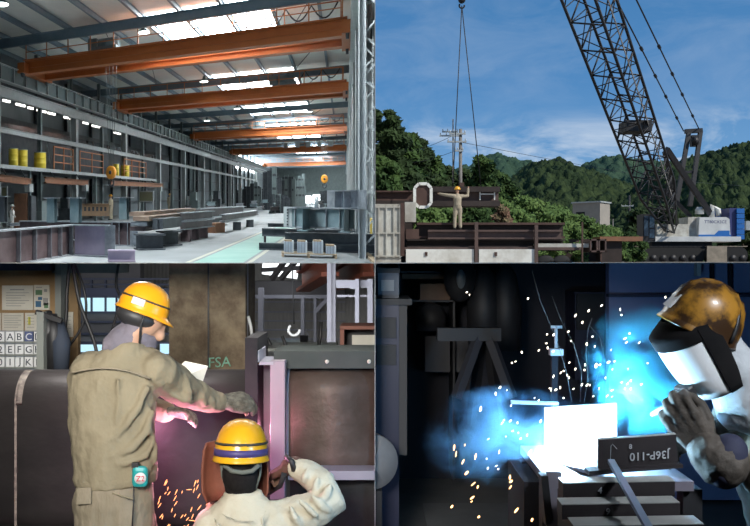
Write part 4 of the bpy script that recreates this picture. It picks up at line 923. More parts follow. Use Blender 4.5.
M_khaki = mat('khaki_workwear', (.215, .185, .125), (.255, .22, .15), 7, .95, bump=.55, bscale=7, stretch=(1, 1, .75), spec=.15, bdist=.07)
M_khakit = mat('khaki_trousers', (.22, .19, .135), (.27, .23, .17), 7, .95, bump=.5, bscale=7, stretch=(1.6, 1, .6), spec=.15, bdist=.07)
M_cream = mat('cream_workwear', (.50, .455, .35), (.57, .52, .41), 6, .95, bump=.55, bscale=7, spec=.15, bdist=.07)
M_helmy = mat('orange_yellow_helmet', (.83, .36, .012), (.80, .33, .01), 5, .28, coat=.3)
M_helmy2 = mat('golden_yellow_helmet', (.76, .40, .015), (.70, .35, .012), 5, .3, coat=.3)
M_purple = mat('purple_band', (.06, .045, .16), None, 4, .5)
M_lilacc = mat('grey_lilac_cloth', (.13, .12, .145), (.18, .16, .19), 12, .95, bump=.3, bscale=30)
M_glove = mat('stained_work_glove', (.045, .040, .030), (.15, .14, .11), 34, .9, bump=.4, bscale=50)
M_leather = mat('red_brown_leather', (.16, .050, .030), (.22, .075, .045), 9, .55, bump=.25, bscale=30)
M_bglove = mat('brown_leather_glove', (.075, .030, .020), (.12, .05, .035), 14, .6, bump=.3)
M_boxd = mat('dark_column_steel', (.038, .034, .036), (.070, .062, .062), 2.2, .45, .35, bump=.12, bscale=30, stretch=(.6, 1, 1))
M_boxb = mat('brown_column_steel', (.085, .058, .045), (.155, .112, .095), 3.2, .55, .25, bump=.2, bscale=26)
M_rustcol = mat('mottled_rusty_column', (.085, .058, .035), (.21, .165, .105), 5.5, .85, bump=.4, bscale=30, lo=.38, hi=.66)
M_pinkpl = mat('lilac_plate', (.25, .21, .25), (.30, .25, .29), 3, .5, .1)
M_ply = mat('tan_board', (.33, .22, .11), (.27, .175, .085), 1.6, .8, stretch=(1, 1, 4))
M_paper = mat('paper', (.66, .64, .56), (.58, .56, .48), 6, .9)
M_ink = mat('ink', (.05, .05, .055), None, 3, .8); M_letter = mat('letter_ink', (.03, .035, .05), None, 3, .8)
M_plate = mat('white_plate', (.62, .63, .63), (.52, .53, .53), 6, .5); M_bplate = mat('blue_plate', (.05, .07, .16), None, 5, .5)
M_bgw = mat('workshop_cladding', (.27, .26, .25), (.33, .32, .30), .8, .8, wave=('X', 5), bump=.4)
M_bgd = mat('workshop_dark_wall', (.075, .072, .078), (.11, .105, .11), .8, .8)
M_lgs = mat('lilac_grey_steel', (.25, .255, .31), (.31, .31, .36), 2, .6)
M_navyb = mat('navy_beam', (.045, .055, .10), None, 2, .6)
M_win = glow('workshop_window', (.55, .85, 1.0), 1.15); M_winw = glow('workshop_skylight', (.92, .97, 1.0), 2.2)
M_postg = mat('grey_green_post', (.16, .18, .165), (.21, .22, .2), 3, .6)
M_redb = mat('red_roof_beam', (.30, .075, .035), (.24, .06, .03), 2, .6)
M_blk = mat('black_hose', (.014, .014, .015), (.03, .03, .032), 6, .5)
# ---- workshop shell behind
struct('wall_workshop_back', B().b2((-9, 15.0, -1.77), (-.0, 15.2, 0)), M_bgw)
struct('wall_workshop_side', B().b2((-9, 11.5, -1.77), (-3.0, 11.7, 0)), M_bgd)
def wbox(name, px0, py0, px1, py1, ya, d, m): struct(name, slab(B(), px0, py0, px1, py1, ya, ya+d), m)
wbox('window_81', 77, 298, 117, 311.5, 11.42, .06, M_win); wbox('window_82', 77, 345, 112, 352, 11.42, .06, M_win); wbox('window_83', 160, 344, 168, 354, 11.42, .06, M_win)
for px in (78, 91, 105, 116): wbox('trim_mullion', px-.6, 280, px+.6, 312, 11.36, .05, M_navyb)
for py in (279, 284.5, 296, 312.5, 322, 334, 343): wbox('trim_girt', 70, py-.8, 172, py+.8, 11.3, .1, M_navyb)
wbox('trim_beam', 70, 288, 172, 296, 11.25, .15, M_navyb)
for py in (302, 312, 321, 330, 339, 347): wbox('trim_girt', 244, py-.6, 345, py+.6, 14.9, .1, M_lgs)
wbox('window_84', 279, 343.5, 299, 348.5, 14.85, .05, M_win)
wbox('trim_eave_beam', 244, 281, 345, 297, 14.4, .3, M_bgd); wbox('trim_eave_beam', 244, 295, 345, 298.5, 14.3, .3, M_lgs)
for px, w_, y0, ya in ((260.5, 2.4, 288, 13.6), (302.5, 1.8, 298, 14.2), (315, 1.4, 298, 14.2)): struct('column_workshop', slab(B(), px-w_, y0, px+w_, 392, ya, ya+.15), M_lgs)
struct('column_workshop', slab(B(), 327, 262, 331.5, 400, 9.0, 9.2).join(slab(B(), 331.5, 262, 335.5, 400, 9.03, 9.2)), M_lgs)
b = B(); b.bar(at(315, 312, 14.1), at(327, 299, 14.1), .06, .06); struct('trim_brace', b, M_lgs)
for (a, b_, c_, d) in ((336, 280, 376, 288), (350, 288, 355, 289)): wbox('trim_frame_beam', a, b_, c_, d, 8.6, .12, M_lgs)
for px, w_ in ((357, 2), (370, 2.6)): struct('column_frame', slab(B(), px-w_, 279, px+w_, 340, 8.5, 8.62), M_lgs)
wbox('trim_frame_rail', 337, 295, 376, 297, 8.55, .1, M_lgs)
# skylights and red roof beams
sk = B(); sk.add([at(263, 263, 12.5), at(300, 263, 12.5), at(297, 279, 14.3), at(262, 279, 14.3)], [(0, 1, 2, 3)]); struct('window_85', B().poly([at(263, 262, 12.5), at(300, 262, 12.5), at(297, 279, 14.2), at(262, 274, 14.2)], (0, 0, .04)), M_winw)
for (a, c_) in (((272, 279), (284, 262)), ((281, 279), (295, 262)), ((262, 270), (300, 268))): b = B(); b.bar(at(a[0], a[1], 12.4), at(c_[0], c_[1], 12.2), .06, .06); struct('trim_skylight_bar', b, M_bgd)
for lab, a, c_, hw in (('left red roof beam by the workshop skylight', (303, 281), (330, 262), .20), ('right red roof beam beyond the tall workshop post', (336, 279), (372, 262), .20)):
    b = B(); b.ibeam(at(a[0], a[1], 13), at(c_[0], c_[1], 10), hw*1.6, .2, .03, .05); one('roof_beam', lab, 'beam', b, M_redb)
# ---- office board with notices and letter plates
yb = 6.6
struct('wall_board', slab(B(), -40, 263, 78, 420, yb, yb+.06), M_ply); wbox('trim_board_top', -40, 262, 53, 270.5, yb-.2, .3, M_navyb); wbox('trim_board_rail', 52, 262, 118, 273, yb-.1, .3, M_postg)
wbox('column_board', 55, 263, 61, 400, yb-.25, .12, M_postg)
def notice(lab, px0, py0, px1, py1, lines, extra=None):
    t = Thing('notice', lab, 'notice', 'notices on the tan board'); i0 = t.part('sheet', slab(B(), px0, py0, px1, py1, yb-.012, yb-.001), M_paper)
    for (a, b_, c_, d) in lines: t.part('print_line', slab(B(), a, b_, c_, d, yb-.015, yb-.0121), M_grey, sub=i0)
    for (a, b_, c_, d, m) in (extra or []): t.part('picture', slab(B(), a, b_, c_, d, yb-.015, yb-.0121), m, sub=i0)
    t.done()
M_grey = mat('grey_ink', (.32, .32, .31), None, 4, .9)
notice('large certificate sheet at the upper left of the tan board', 2, 285.5, 33, 310, [(10, 289, 24, 290.2)]+[(6, 292.5+2.6*i, 29-(i % 3)*4, 293.1+2.6*i) for i in range(6)])
notice('picture notice with blue and green spots, right of the large certificate', 34, 285, 49.5, 310, [(36, 287, 42, 287.8)], [(35.5, 290, 42, 295, mat('pic_green', (.12, .22, .12), None, 3, .8)), (43, 298, 48, 305, M_grey), (35.5, 301, 41, 307, mat('pic_blue', (.06, .15, .26), None, 3, .8)), (38, 297, 42, 300, mat('pic_blue', (.06, .15, .26))), (44, 289, 47, 292, M_grey), (44, 303, 48, 308, mat('pic_green', (.12, .22, .12)))])
notice('smaller printed sheet below the large certificate', 2, 313, 23.5, 331.5, [(4, 315.5+2.3*i, 21-(i % 2)*3, 316+2.3*i) for i in range(6)])
notice('sheet with a yellow stripe below the picture notice', 25, 313, 37, 331, [(27, 315+3*i, 34, 315.5+3*i) for i in range(5)], [(28, 317, 30.5, 325, mat('pic_yellow', (.6, .58, .12), None, 3, .8))])
notice('pale sheet on the board right of the grey post', 64, 312, 73, 337, [(66, 316+4*i, 71, 316.5+4*i) for i in range(4)])
notice('pale sheet cut by the left edge of the board', -6, 313, .8, 332, [])
rk = Thing('plate_rack', 'grey rack holding the white letter plates', 'rack'); ys = 5.75
rk.part('back_panel', slab(B(), -14, 331, 37, 374, ys, ys+.03), mat('rack_grey', (.22, .24, .26), None, 3, .6)); rk.part('post', slab(B(), 36.5, 312, 43.5, 376, ys-.06, ys+.0), M_postg)
for py in (341.5, 354.5, 367): rk.part('ledge', slab(B(), -14, py, 37, py+1.2, ys-.03, ys), M_postg)
rk.done()
for r_, row in enumerate(('3ABCD', '2EFGH', '0IJKL')):
    for c_, ch in enumerate(row):
        px = -3.8+9.3*c_+(.6 if c_ else 0); py = 331.8+12.7*r_; dk = ch == 'C'
        t = Thing('letter_plate', ('dark blue' if dk else 'white')+' plate bearing the '+('number ' if ch.isdigit() else 'letter ')+ch+' in the rack', 'letter plate', 'letter plates in the rack')
        i0 = t.part('plate', slab(B(), px, py, px+8, py+9.6, ys-.022, ys-.002), M_bplate if dk else M_plate)
        t.part('letter', text(ch, .062, at(px+4, py+4.9, ys-.0225), (1, 0, 0), (0, 0, 1)), M_plate if dk else M_letter, sub=i0); t.done()
def hose(lab, pts, r, y0=6.0):
    P = [at(a, b_, y0) for a, b_ in pts]; Q = []
    for i in range(len(P)-1):
        p0, p1, p2, p3 = P[max(0, i-1)], P[i], P[i+1], P[min(len(P)-1, i+2)]
        for k in range(6):
            u = k/6; Q.append(.5*((2*p1)+(p2-p0)*u+(2*p0-5*p1+4*p2-p3)*u*u+(3*p1-p0-3*p2+p3)*u**3))
    Q.append(P[-1]); one('hose', lab, 'hose', B().tube(Q, r, 8), M_blk, 'hoses by the tan board')
hose('black hose hanging from the rail, left strand over the grey post', [(70, 262), (67, 290), (66, 318), (62, 345), (60, 378)], .012); hose('black hose crossing from the rail down to the worker\'s shoulder', [(72, 262), (79, 300), (88, 325), (95, 345), (100, 372)], .012, 5.9); hose('thin black hose looping from the rail behind the board edge', [(74, 262), (84, 290), (86, 312), (80, 330), (70, 345)], .009, 6.05)
hose('black hose hanging left of the standing worker\'s helmet', [(119, 262), (116, 285), (120, 300), (112, 330)], .010, 6.5)
for i, (a, b_, wd, lab) in enumerate([(48, 311, .05, 'dark jacket-like bundle of straps on the rack post'), (53, 314, .055, 'dark bundle of straps second on the rack post'), (60, 322, .06, 'bluish dark bundle of straps right on the rack post')]):
    q = B(); q.tube([at(a, b_, 5.8), at(a+1, b_+20, 5.78), at(a+.5, 376, 5.8)], [wd*.45, wd, wd*.8], 10); one('strap_bundle', lab, 'straps', q, M_blk if i < 2 else mat('dark_blue_strap', (.03, .04, .06), None, 4, .8), 'strap bundles on the rack post')
b = B(); b.bar(at(36, 312, 5.72), at(62, 321, 5.72), .03, .03); one('rack_arm', 'dark arm reaching right from the rack post', 'bracket', b, M_blk)
# ---- big rusty upright column
t = Thing('rusty_column', 'wide mottled rusty steel column standing behind the workers', 'column'); yc = 6.2
t.part('face', slab(B(), 169, 262, 208, 520, yc, yc+.5), M_rustcol); t.part('face', slab(B(), 208.6, 262, 245.5, 520, yc+.01, yc+.5), M_rustcol); t.part('seam', slab(B(), 207.5, 262, 209, 520, yc-.004, yc+.1), M_blk)
t.part('chalk_mark', text('FSA', .10, at(220, 362, yc-.006), (1, 0, .06), (0, 0, 1)), mat('green_chalk', (.22, .46, .34), (.12, .26, .18), 40, .9), label='green chalk letters'); t.done()
wbox('trim_conduit', 245.5, 262, 247.5, 372, 6.3, .04, M_lgs)
# ---- the box column lying across: left and right lengths with the joint between
yf = 4.95
def boxcol(b, px0, px1, ytop, ybot, rr, ya, dp):
    x0, x1 = at(px0, 0, ya).x, at(px1, 0, ya).x; zt, zb = at(0, ytop, ya).z, (at(0, ybot, ya).z if ybot else -1.5); pr = []
    for (cy, cz, a0) in ((ya+rr, zt-rr, PI), (ya+dp-rr, zt-rr, PI/2), (ya+dp-rr, zb+rr, 0), (ya+rr, zb+rr, -PI/2)):
        for i in range(9): th = a0-PI/2*i/8; pr.append((cy+rr*math.cos(th), cz+rr*math.sin(th)))
    return b.loft([[V((x, q[0], q[1])) for q in pr] for x in (x0, x1)], 0, True, True)
t = Thing('box_column', 'long dark steel box column lying across the left behind the standing worker', 'box column')
t.part('shell', boxcol(B(), -60, 246, 374, None, .17, yf, .38), M_boxd)
M_scr = mat('pale_scrape', (.30, .26, .22), (.12, .10, .09), 30, .6)
def mark(px0, px1, ytop, z0, nseg=9):
    """pale paint wrapped over the rounded edge and down the face"""
    x0, x1 = at(px0, 0, yf).x, at(px1, 0, yf).x; zt = at(0, 374, yf).z; rr = .1725; rings = []
    for i in range(nseg+1): th = PI/2+PI/2*i/nseg; rings.append((yf-.0025+rr+rr*math.cos(th)*1.0, zt+.0025-rr+rr*math.sin(th)))
    rings.append((yf-.0025, z0)); return B().loft([[V((x0, q[0], q[1])), V((x1, q[0], q[1]))] for q in rings], 0, True, False, False)
t.part('paint_mark', mark(16, 22, 374, at(0, 402, yf).z), M_scr); t.part('paint_mark', mark(14.5, 17, 374, -1.6), M_scr); t.done()
t = Thing('box_column', 'brownish box column length at the right, beyond the lilac joint plate', 'box column'); t.part('shell', boxcol(B(), 285, 420, 371, 478, .13, yf, .30), M_boxb)
t.part('weld_edge', boxcol(B(), 284, 288.5, 370.4, 478.6, .13, yf-.006, .31), M_lgs, label='pale weld edge'); t.done()
one('column_lit_edge', 'pale strip for the lit bottom edge of the right box column length', 'ledge', slab(B(), 288, 471, 420, 480, yf-.12, yf+.05), M_lgs); one('dark_stand', 'dark stand carrying the right box column length', 'stand', slab(B(), 290, 480, 420, 580, yf+.05, yf+.6), M_blk)  # pale strip stands in for light on the column's bottom edge
one('joint_plate', 'upright lilac joint plate between the two column lengths', 'plate', slab(B(), 270, 361, 285, 500, yf-.14, yf-.06), M_pinkpl, bevel=.004)
one('dark_plate', 'dark upright plate left of the lilac joint plate', 'plate', slab(B(), 245, 338, 257.5, 520, yf-.16, yf+.3), mat('dark_plate_steel', (.020, .020, .022), (.035, .034, .036), 5, .85, spec=.2)); one('joint_filler', 'dark gap plate between the dark plate and the lilac plate', 'plate', slab(B(), 257.5, 362, 270, 500, yf+.1, yf+.3), M_bgd)
t = Thing('splice_bar', 'dark green splice bar with round holes on top of the right box column', 'splice bar')
t.part('bar', slab(B(), 274, 351, 420, 368.5, yf-.02, yf+.35), mat('dark_green_steel', (.022, .030, .028), (.040, .048, .045), 4, .6))
for px in (285, 327, 369): t.part('hole', B().lathe([(.011, -.006), (.011, .006)], at(px, 361.5, yf-.024), 12, (0, 1, 0)), M_paper)
t.done()
one('angle_clamp', 'small pale angle clamp at the left end of the splice bar', 'clamp', slab(B(), 257, 351, 259, 365, yf-.15, yf+.15).join(slab(B(), 257, 362, 273, 365, yf-.15, yf+.15)), M_lgs)
one('workbench_top', 'long thin bench top behind the splice bar', 'bench', slab(B(), 256, 348.5, 335, 351.2, 6.1, 6.6), M_postg); one('folded_cloth', 'pale folded cloth on the bench behind the splice bar', 'cloth', B().box(at(292, 352, 5.3)+V((0, .05, .012)), (.13, .12, .03), .2), M_paper, bevel=.008)
t = Thing('tool_box', 'red-brown open box with a white sheet at the right edge of the workshop', 'box'); y5 = 5.6
for (a, b_, c_, d) in ((340, 326, 390, 329.5), (340, 329, 344, 353), (386, 329, 390, 353)): t.part('panel', slab(B(), a, b_, c_, d, y5, y5+.3), mat('red_brown_box', (.16, .06, .04), (.12, .045, .03), 4, .7))
t.part('back', slab(B(), 344, 329.5, 386, 353, y5+.27, y5+.3), M_blk); t.part('sheet', slab(B(), 352, 335, 386, 353, y5+.2, y5+.21), M_paper, label='white sheet'); t.done()
t = Thing('bucket', 'black bucket hanging against the far workshop wall', 'bucket'); c0 = at(304, 348, 12.5); t.part('pail', B().lathe([(.045, 0), (.06, .17), (.064, .175), (.055, .165)], c0, 16), M_blk); t.part('handle', B().tube([c0+V((.06*math.cos(a), 0, .17+.06*math.sin(a))) for a in [PI*i/8 for i in range(9)]], .005, 6), M_lgs); t.done()
hk2 = at(294, 330, 9); t = Thing('chain_hook', 'small pale hook hanging on a chain in the far workshop', 'hook'); t.part('hook', B().tube([hk2+V((.055*math.cos(a), 0, .055*math.sin(a))) for a in [2.2+i*.42 for i in range(11)]], .014, 8), M_plate); t.part('chain', B().tube([hk2+V((0, 0, .06)), hk2+V((-.02, 0, .75))], .007, 6), M_blk); t.done()
for i, (a, b_, c_, d, lab) in enumerate([(248, 316, 252, 338, 'pale cable clump left beside the dark plate'), (282, 336, 286, 350, 'dark lever on the bench, right one'), (267, 338, 271, 350, 'dark lever on the bench, left one'), (321, 322, 318, 350, 'thin dark rod at the tall workshop post')]):
    one('lever', lab, 'lever', B().tube([at(a, b_, 6.3), at((a+c_)/2+1, (b_+d)/2, 6.3), at(c_, d, 6.3)], .012, 8), M_plate if i == 0 else M_blk)
one('white_sheet', 'white crumpled sheet lying on the dark box column beside the worker\'s arm', 'sheet', B().add([at(176, 369, 4.90), at(185, 361, 4.93), at(208, 366, 4.93), at(202, 384, 4.84), at(190, 374, 4.80), at(184, 380, 4.82)], [(0, 1, 4), (1, 2, 4), (2, 3, 4), (0, 4, 5), (4, 3, 5)]), M_paper, mods=lambda o: setattr(o.modifiers.new('thick', 'SOLIDIFY'), 'thickness', .004))
# ---- standing worker
Yw = 4.2
def Wp(px, py, dy=0): return at(px, py, Yw+dy)
def ringe(px, py, hw, hd, dy=0, tilt=0, n=20):
    c = at(px, py, Yw+dy); k = Yw/F; return [c+V((hw*k*math.cos(2*PI*i/n), hd*math.sin(2*PI*i/n), tilt*hw*k*math.cos(2*PI*i/n))) for i in range(n)]
t = Thing('worker', 'standing worker in khaki with an orange-yellow helmet, back turned, reaching to the right', 'person')
hc = Wp(146, 317, .04)
b = B(); b.loft([ringe(113, 476, 30, .10), ringe(112, 440, 32, .10), ringe(114, 400, 36, .10), ringe(120, 365, 34, .085), ringe(130, 345, 12, .05), ringe(136, 330, 10, .05)])
b.ell(hc, (.075, .092, .105), basis((.8, .45, -.42), (.3, .1, 1))); fw = V((.8, .45, -.42)).normalized()
b.ell(hc+fw*.092+V((0, 0, -.01)), (.014, .014, .02)); b.ell(hc+fw*.07+V((-.0, 0, -.06)), (.03, .03, .03))
er = hc+V((.0, -.082, -.005)); b.ell(er, (.018, .008, .028), None, 10, 8)
shR, elR, wrR = Wp(162, 370, .0), Wp(188, 392, .22), Wp(222, 402, .40)
shL, elL, wrL = Wp(84, 375, .04), Wp(100, 415, .30), Wp(165, 412, .38)
chain(b, [shR, elR, wrR], [.04, .038, .034]); chain(b, [shL, elL, wrL], [.04, .038, .034])
hand(b, wrR, (1, .1, -.05), (0, .3, -1), 1.0); hand(b, wrL, (1, .1, .0), (0, -.3, -1), 1.0, thumb=-1)
hipL, hipR = Wp(97, 500), Wp(132, 500); knL, knR = V((-1.30, 4.26, -1.30)), V((-1.12, 4.30, -1.30)); anL, anR = V((-1.31, 4.20, -1.69)), V((-1.11, 4.22, -1.69))
for h_, k_, a_ in ((hipL, knL, anL), (hipR, knR, anR)): chain(b, [h_, k_, a_], [.085, .058, .042])
t.part('body', b, M_skin, mods=remesh(.010, 4))
b = B(); b.loft([ringe(116, 482, 40, .150, 0, .03), ringe(116, 476, 41.5, .155, 0, .05), ringe(116, 466, 41, .155, 0, .06), ringe(114, 452, 41.5, .158), ringe(112, 425, 42, .155), ringe(113, 395, 45, .150), ringe(114, 375, 44, .135), ringe(118, 362, 37, .11), ringe(124, 351, 22, .085), ringe(130, 342, 13, .07)])
b.ell(Wp(92, 372), (.105, .10, .10)); b.ell(Wp(145, 368, .02), (.12, .10, .10))
chain(b, [Wp(157, 371), Wp(175, 384, .13), elR, Wp(210, 401, .33), Wp(219, 402, .38)], [.098, .090, .082, .062, .055]); chain(b, [Wp(86, 380, .02), elL, Wp(150, 408, .36), wrL], [.09, .075, .06, .055])
def fold(b, pts, r_, cx=114, hw=43, hd=.150):
    P = []
    for px, py in pts: q = max(0, 1-((px-cx)/hw)**2); P.append(Wp(px, py, -hd*math.sqrt(q)))
    n_ = len(P); chain(b, P, [r_*(.35+.65*math.sin(PI*(i+.5)/n_)) for i in range(n_)], 8)
for pts, r_ in [([(147, 388), (138, 408), (124, 428), (106, 442)], .020), ([(152, 412), (146, 432), (132, 448), (112, 456)], .022), ([(154, 440), (146, 455), (128, 463), (100, 464)], .020), ([(80, 452), (96, 459), (118, 459)], .016), ([(78, 466), (92, 468), (108, 466)], .014),
                ([(84, 380), (82, 405), (80, 430)], .016), ([(97, 380), (99, 402), (97, 430)], .009), ([(118, 380), (119, 400), (116, 424)], .009), ([(73, 400), (76, 424), (80, 444)], .016), ([(150, 428), (155, 446), (156, 462)], .016)]: fold(b, pts, r_)
for (p_, q_, r_) in ((Wp(170, 378, .02), Wp(196, 391, .14), .018), (Wp(172, 394, .02), Wp(192, 402, .12), .02), (Wp(200, 388, .22), Wp(206, 406, .22), .022), (Wp(212, 393, .28), Wp(214, 408, .28), .018), (Wp(186, 380, .06), Wp(190, 402, .10), .02)): chain(b, [p_, lerp(p_, q_, .5)+V((0, -.015, 0)), q_], [r_*.6, r_, r_*.6], 8)
jk = t.part('jacket', b, M_khaki, mods=remesh(.0095, 4, (.085, .020)))
b = B(); b.loft([ringe(116, 483.5, 40.5, .152, 0, .05), ringe(116, 472, 42.5, .158, 0, .06)], cap=True); t.part('waistband', b, M_khaki, jk, mods=remesh(.012, 2, (.05, .008)))
b = B(); b.tube([Wp(70+i*11.5, 377-13*math.sin(.3+i*.33)+i*1.2, -.155+.03*abs(i-4)/4) for i in range(8)], .0045, 6); t.part('yoke_seam', b, M_khakit, jk)
b = B(); chain(b, [Wp(118, 345, .0), Wp(131, 336, .03), Wp(145, 342, .06)], [.075, .082, .062]); chain(b, [Wp(132, 336, .02), Wp(139, 322, .03)], [.075, .065]); t.part('neck_cloth', b, M_lilacc, label='grey-lilac cloth round the neck', mods=remesh(.010, 4, (.05, .02)))
b = B(); b.loft([ringe(114, 478, 37, .14), ringe(114, 500, 40.5, .155), ringe(114, 520, 40, .15), ringe(114, 535, 38, .14)])
for h_, k_, a_ in ((hipL, knL, anL), (hipR, knR, anR)): chain(b, [h_+V((0, 0, -.04)), k_, a_+V((0, 0, .03))], [.105, .085, .075])
tr = t.part('trousers', b, M_khakit, mods=remesh(.011, 4, (.10, .022)))
b = B(); b.box(Wp(84, 496, -.155), (.065, .012, .075), .15); t.part('pocket_flap', b, M_khakit, tr, bevel=.004)
b = B(); b.tube([Wp(112+i*4.5, 493+i*1.3, -.158) for i in range(6)], .004, 6); t.part('pocket_seam', b, M_khaki, tr)
for a_ in (anL, anR): b = B(); chain(b, [a_+V((0, -.03, -.035)), a_+V((.02, .15, -.04))], [.046, .038]); chain(b, [a_+V((0, 0, .06)), a_], [.055, .05]); t.part('boot', b, M_boot)
b = B(); chain(b, [Wp(216, 402, .37), wrR], [.05, .046]); hand(b, wrR, (1, .1, .12), (.1, .5, -1), 1.22, (.55, .7, .5), 1, .5, 1.25); t.part('glove', b, M_glove, label='stained fabric glove', mods=remesh(.006, 3))
b = B(); hand(b, wrL, (1, .1, .0), (0, -.3, -1), 1.15, thumb=-1, r0=1.2); t.part('glove', b, M_glove, mods=remesh(.007, 3))
RH = basis((.86, .38, -.36), (.30, .12, 1)); hcn = Wp(142.5, 311, .03)
hi = helmet_parts(t, hcn, RH, .88, M_helmy, strap=.052)
hf = RH @ V((0, 1, 0)); hx = RH @ V((1, 0, 0)); hu = RH @ V((0, 0, 1))
st = B(); q0 = hcn-hf*.05+hx*.094+hu*.03; st.poly([q0+hf*a+hu*c_ for a, c_ in ((-.03, -.012), (.03, -.012), (.03, .020), (-.03, .020))], hx*.006); t.part('sticker', st, M_paper, hi, label='pale sticker')
b = B(); b.tube([hcn+hx*.09-hu*.0, hcn+hx*.09-hu*.06+hf*.0, hcn+hx*.06-hu*.14+hf*.03, hcn-hu*.165+hf*.06], .006, 6); t.part('chin_strap', b, M_blk, hi)
b = B(); b.ell(hcn-hu*.035-hf*.01, (.088, .104, .055), RH, 20, 10); t.part('head_band', b, M_blk, hi)
t.done()
t = Thing('tape_measure', 'teal tape measure with a round white label on the standing worker\'s hip', 'tape measure'); c0 = Wp(140, 476.5, -.16)
t.part('case', B().box(c0, (.070, .036, .095), .1), mat('teal_plastic', (.02, .30, .30), (.015, .24, .24), 5, .35), bevel=.02); dl = t.part('label_disc', B().lathe([(.026, -.002), (.026, .002)], c0+V((.006, -.019, -.004)), 24, (.1, -1, 0)), M_plate, label='round white label')
t.part('lettering', text('Z2', .034, c0+V((.007, -.0225, -.004)), (1, .1, 0), (0, 0, 1)), mat('red_ink', (.55, .03, .05), None, 3, .6), dl, label='red characters'); t.part('belt_clip', B().box(c0+V((-.02, .0, .052)), (.03, .025, .02)), M_blk)
t.part('cord', B().tube([Wp(134, 485, -.16), Wp(133.5, 505, -.165), Wp(132, 528, -.165)], .0035, 6), M_blk); t.done()
# ---- crouching worker
Yw = 4.0
t = Thing('worker', 'crouching worker in cream with a golden-yellow banded helmet, seen from behind', 'person')
hc = Wp(241, 466, .06)
b = B(); b.loft([ringe(250, 600, 40, .12, .0), ringe(250, 560, 42, .12, .02), ringe(250, 520, 42, .10, .05), ringe(245, 498, 16, .06, .05), ringe(242, 485, 12, .055, .06)])
b.ell(hc, (.075, .095, .11)); b.ell(hc+V((0, .095, -.015)), (.014, .016, .02))
for q in (-1, 1): b.ell(hc+V((.078*q, 0, -.01)), (.008, .018, .028), None, 10, 8)
shR, elR, wrR = Wp(283, 520, .05), Wp(331, 500, .12), Wp(290, 466, .22); shL, elL, wrL = Wp(212, 528, .05), Wp(190, 560, .22), Wp(214, 505, .38)
chain(b, [shR, elR, wrR], [.05, .042, .034]); chain(b, [shL, elL, wrL], [.05, .042, .034]); hand(b, wrR, (-.8, .5, -.45), (-.2, .3, -1), 1.0); hand(b, wrL, (.3, .6, .5), (1, 0, 0), 1.0, thumb=-1)
pv = V((-.565, 3.95, -1.50))
for q in (-1, 1): chain(b, [pv+V((.1*q, 0, 0)), V((-.565+.22*q, 4.36, -1.36)), V((-.565+.19*q, 4.22, -1.69))], [.085, .06, .045])
t.part('body', b, M_skin, mods=remesh(.010, 4))
b = B(); b.loft([ringe(250, 590, 44, .155, .0), ringe(250, 560, 47, .16, .0), ringe(248, 535, 50, .15, .02), ringe(246, 516, 44, .12, .04), ringe(243, 505, 30, .10, .05), ringe(242, 495, 20, .085, .055)])
b.ell(Wp(275, 524, .04), (.11, .1, .10)); b.ell(Wp(217, 530, .04), (.11, .10, .10))
chain(b, [Wp(276, 522, .04), Wp(305, 514, .07), elR, Wp(322, 484, .16), Wp(306, 472, .20), Wp(296, 467, .21)], [.098, .094, .085, .072, .060, .052]); chain(b, [Wp(216, 530, .05), elL, Wp(208, 520, .36)], [.09, .075, .055])
for pts, r_ in [([(222, 514), (236, 520), (254, 521)], .009), ([(266, 510), (262, 520), (264, 535)], .010), ([(214, 518), (218, 526), (226, 532)], .011)]: fold(b, pts, r_, 247, 50, .125)
for (p_, q_, r_) in ((Wp(300, 500, -.03), Wp(316, 516, -.03), .02), (Wp(312, 496, .0), Wp(330, 512, .02), .02), (Wp(318, 478, .08), Wp(312, 494, .07), .018), (Wp(308, 470, .13), Wp(303, 482, .12), .016), (Wp(330, 486, .05), Wp(322, 500, .03), .022), (Wp(290, 506, -.04), Wp(300, 526, -.03), .018)): chain(b, [p_, lerp(p_, q_, .5)+V((0, -.012, 0)), q_], [r_*.6, r_, r_*.6], 8)
jk = t.part('jacket', b, M_cream, mods=remesh(.0095, 4, (.09, .018)))
b = B(); b.loft([ringe(243, 503, 24, .095, .055), ringe(243, 494, 20.5, .085, .055), ringe(243, 490, 19, .08, .06)]); t.part('collar', b, M_cream, jk, mods=remesh(.010, 3, (.06, .012)))
b = B(); chain(b, [pv+V((0, 0, .05)), pv], [.15, .16])
for q in (-1, 1): chain(b, [pv+V((.1*q, 0, 0)), V((-.565+.22*q, 4.36, -1.36)), V((-.565+.19*q, 4.22, -1.66))], [.11, .085, .07])
t.part('trousers', b, M_khakit, mods=remesh(.014, 4))
for q in (-1, 1): b = B(); a_ = V((-.565+.19*q, 4.22, -1.69)); chain(b, [a_+V((0, -.03, -.035)), a_+V((.02*q, .15, -.04))], [.046, .038]); t.part('boot', b, M_boot)
b = B(); b.ell(Wp(241, 470, .055), (.088, .10, .115), None, 22, 14); b.ell(Wp(241, 484, .06), (.075, .075, .09), None, 18, 10); t.part('hair', b, M_hair, label='black hair')
RH = basis((.03, 1, -.10), (0.02, .12, 1)); hcn = Wp(241, 456, .05)
hi = helmet_parts(t, hcn, RH, 1.06, M_helmy2, band=(.008, .036), mband=M_purple, strap=.054)
b = B(); b.tube([Wp(224, 465, -.045), Wp(232, 471, -.06), Wp(242, 472.5, -.065), Wp(252, 471, -.06), Wp(259, 465, -.045)], .011, 6); t.part('head_strap', b, mat('grey_green_strap', (.12, .13, .11), None, 8, .8), hi)
for q in (-1, 1): b = B(); b.tube([Wp(241+20*q, 458, .0), Wp(241+19*q, 475, .02), Wp(241+13*q, 494, .06)], .006, 6); t.part('chin_strap', b, mat('grey_green_strap', (.12, .13, .11)), hi)
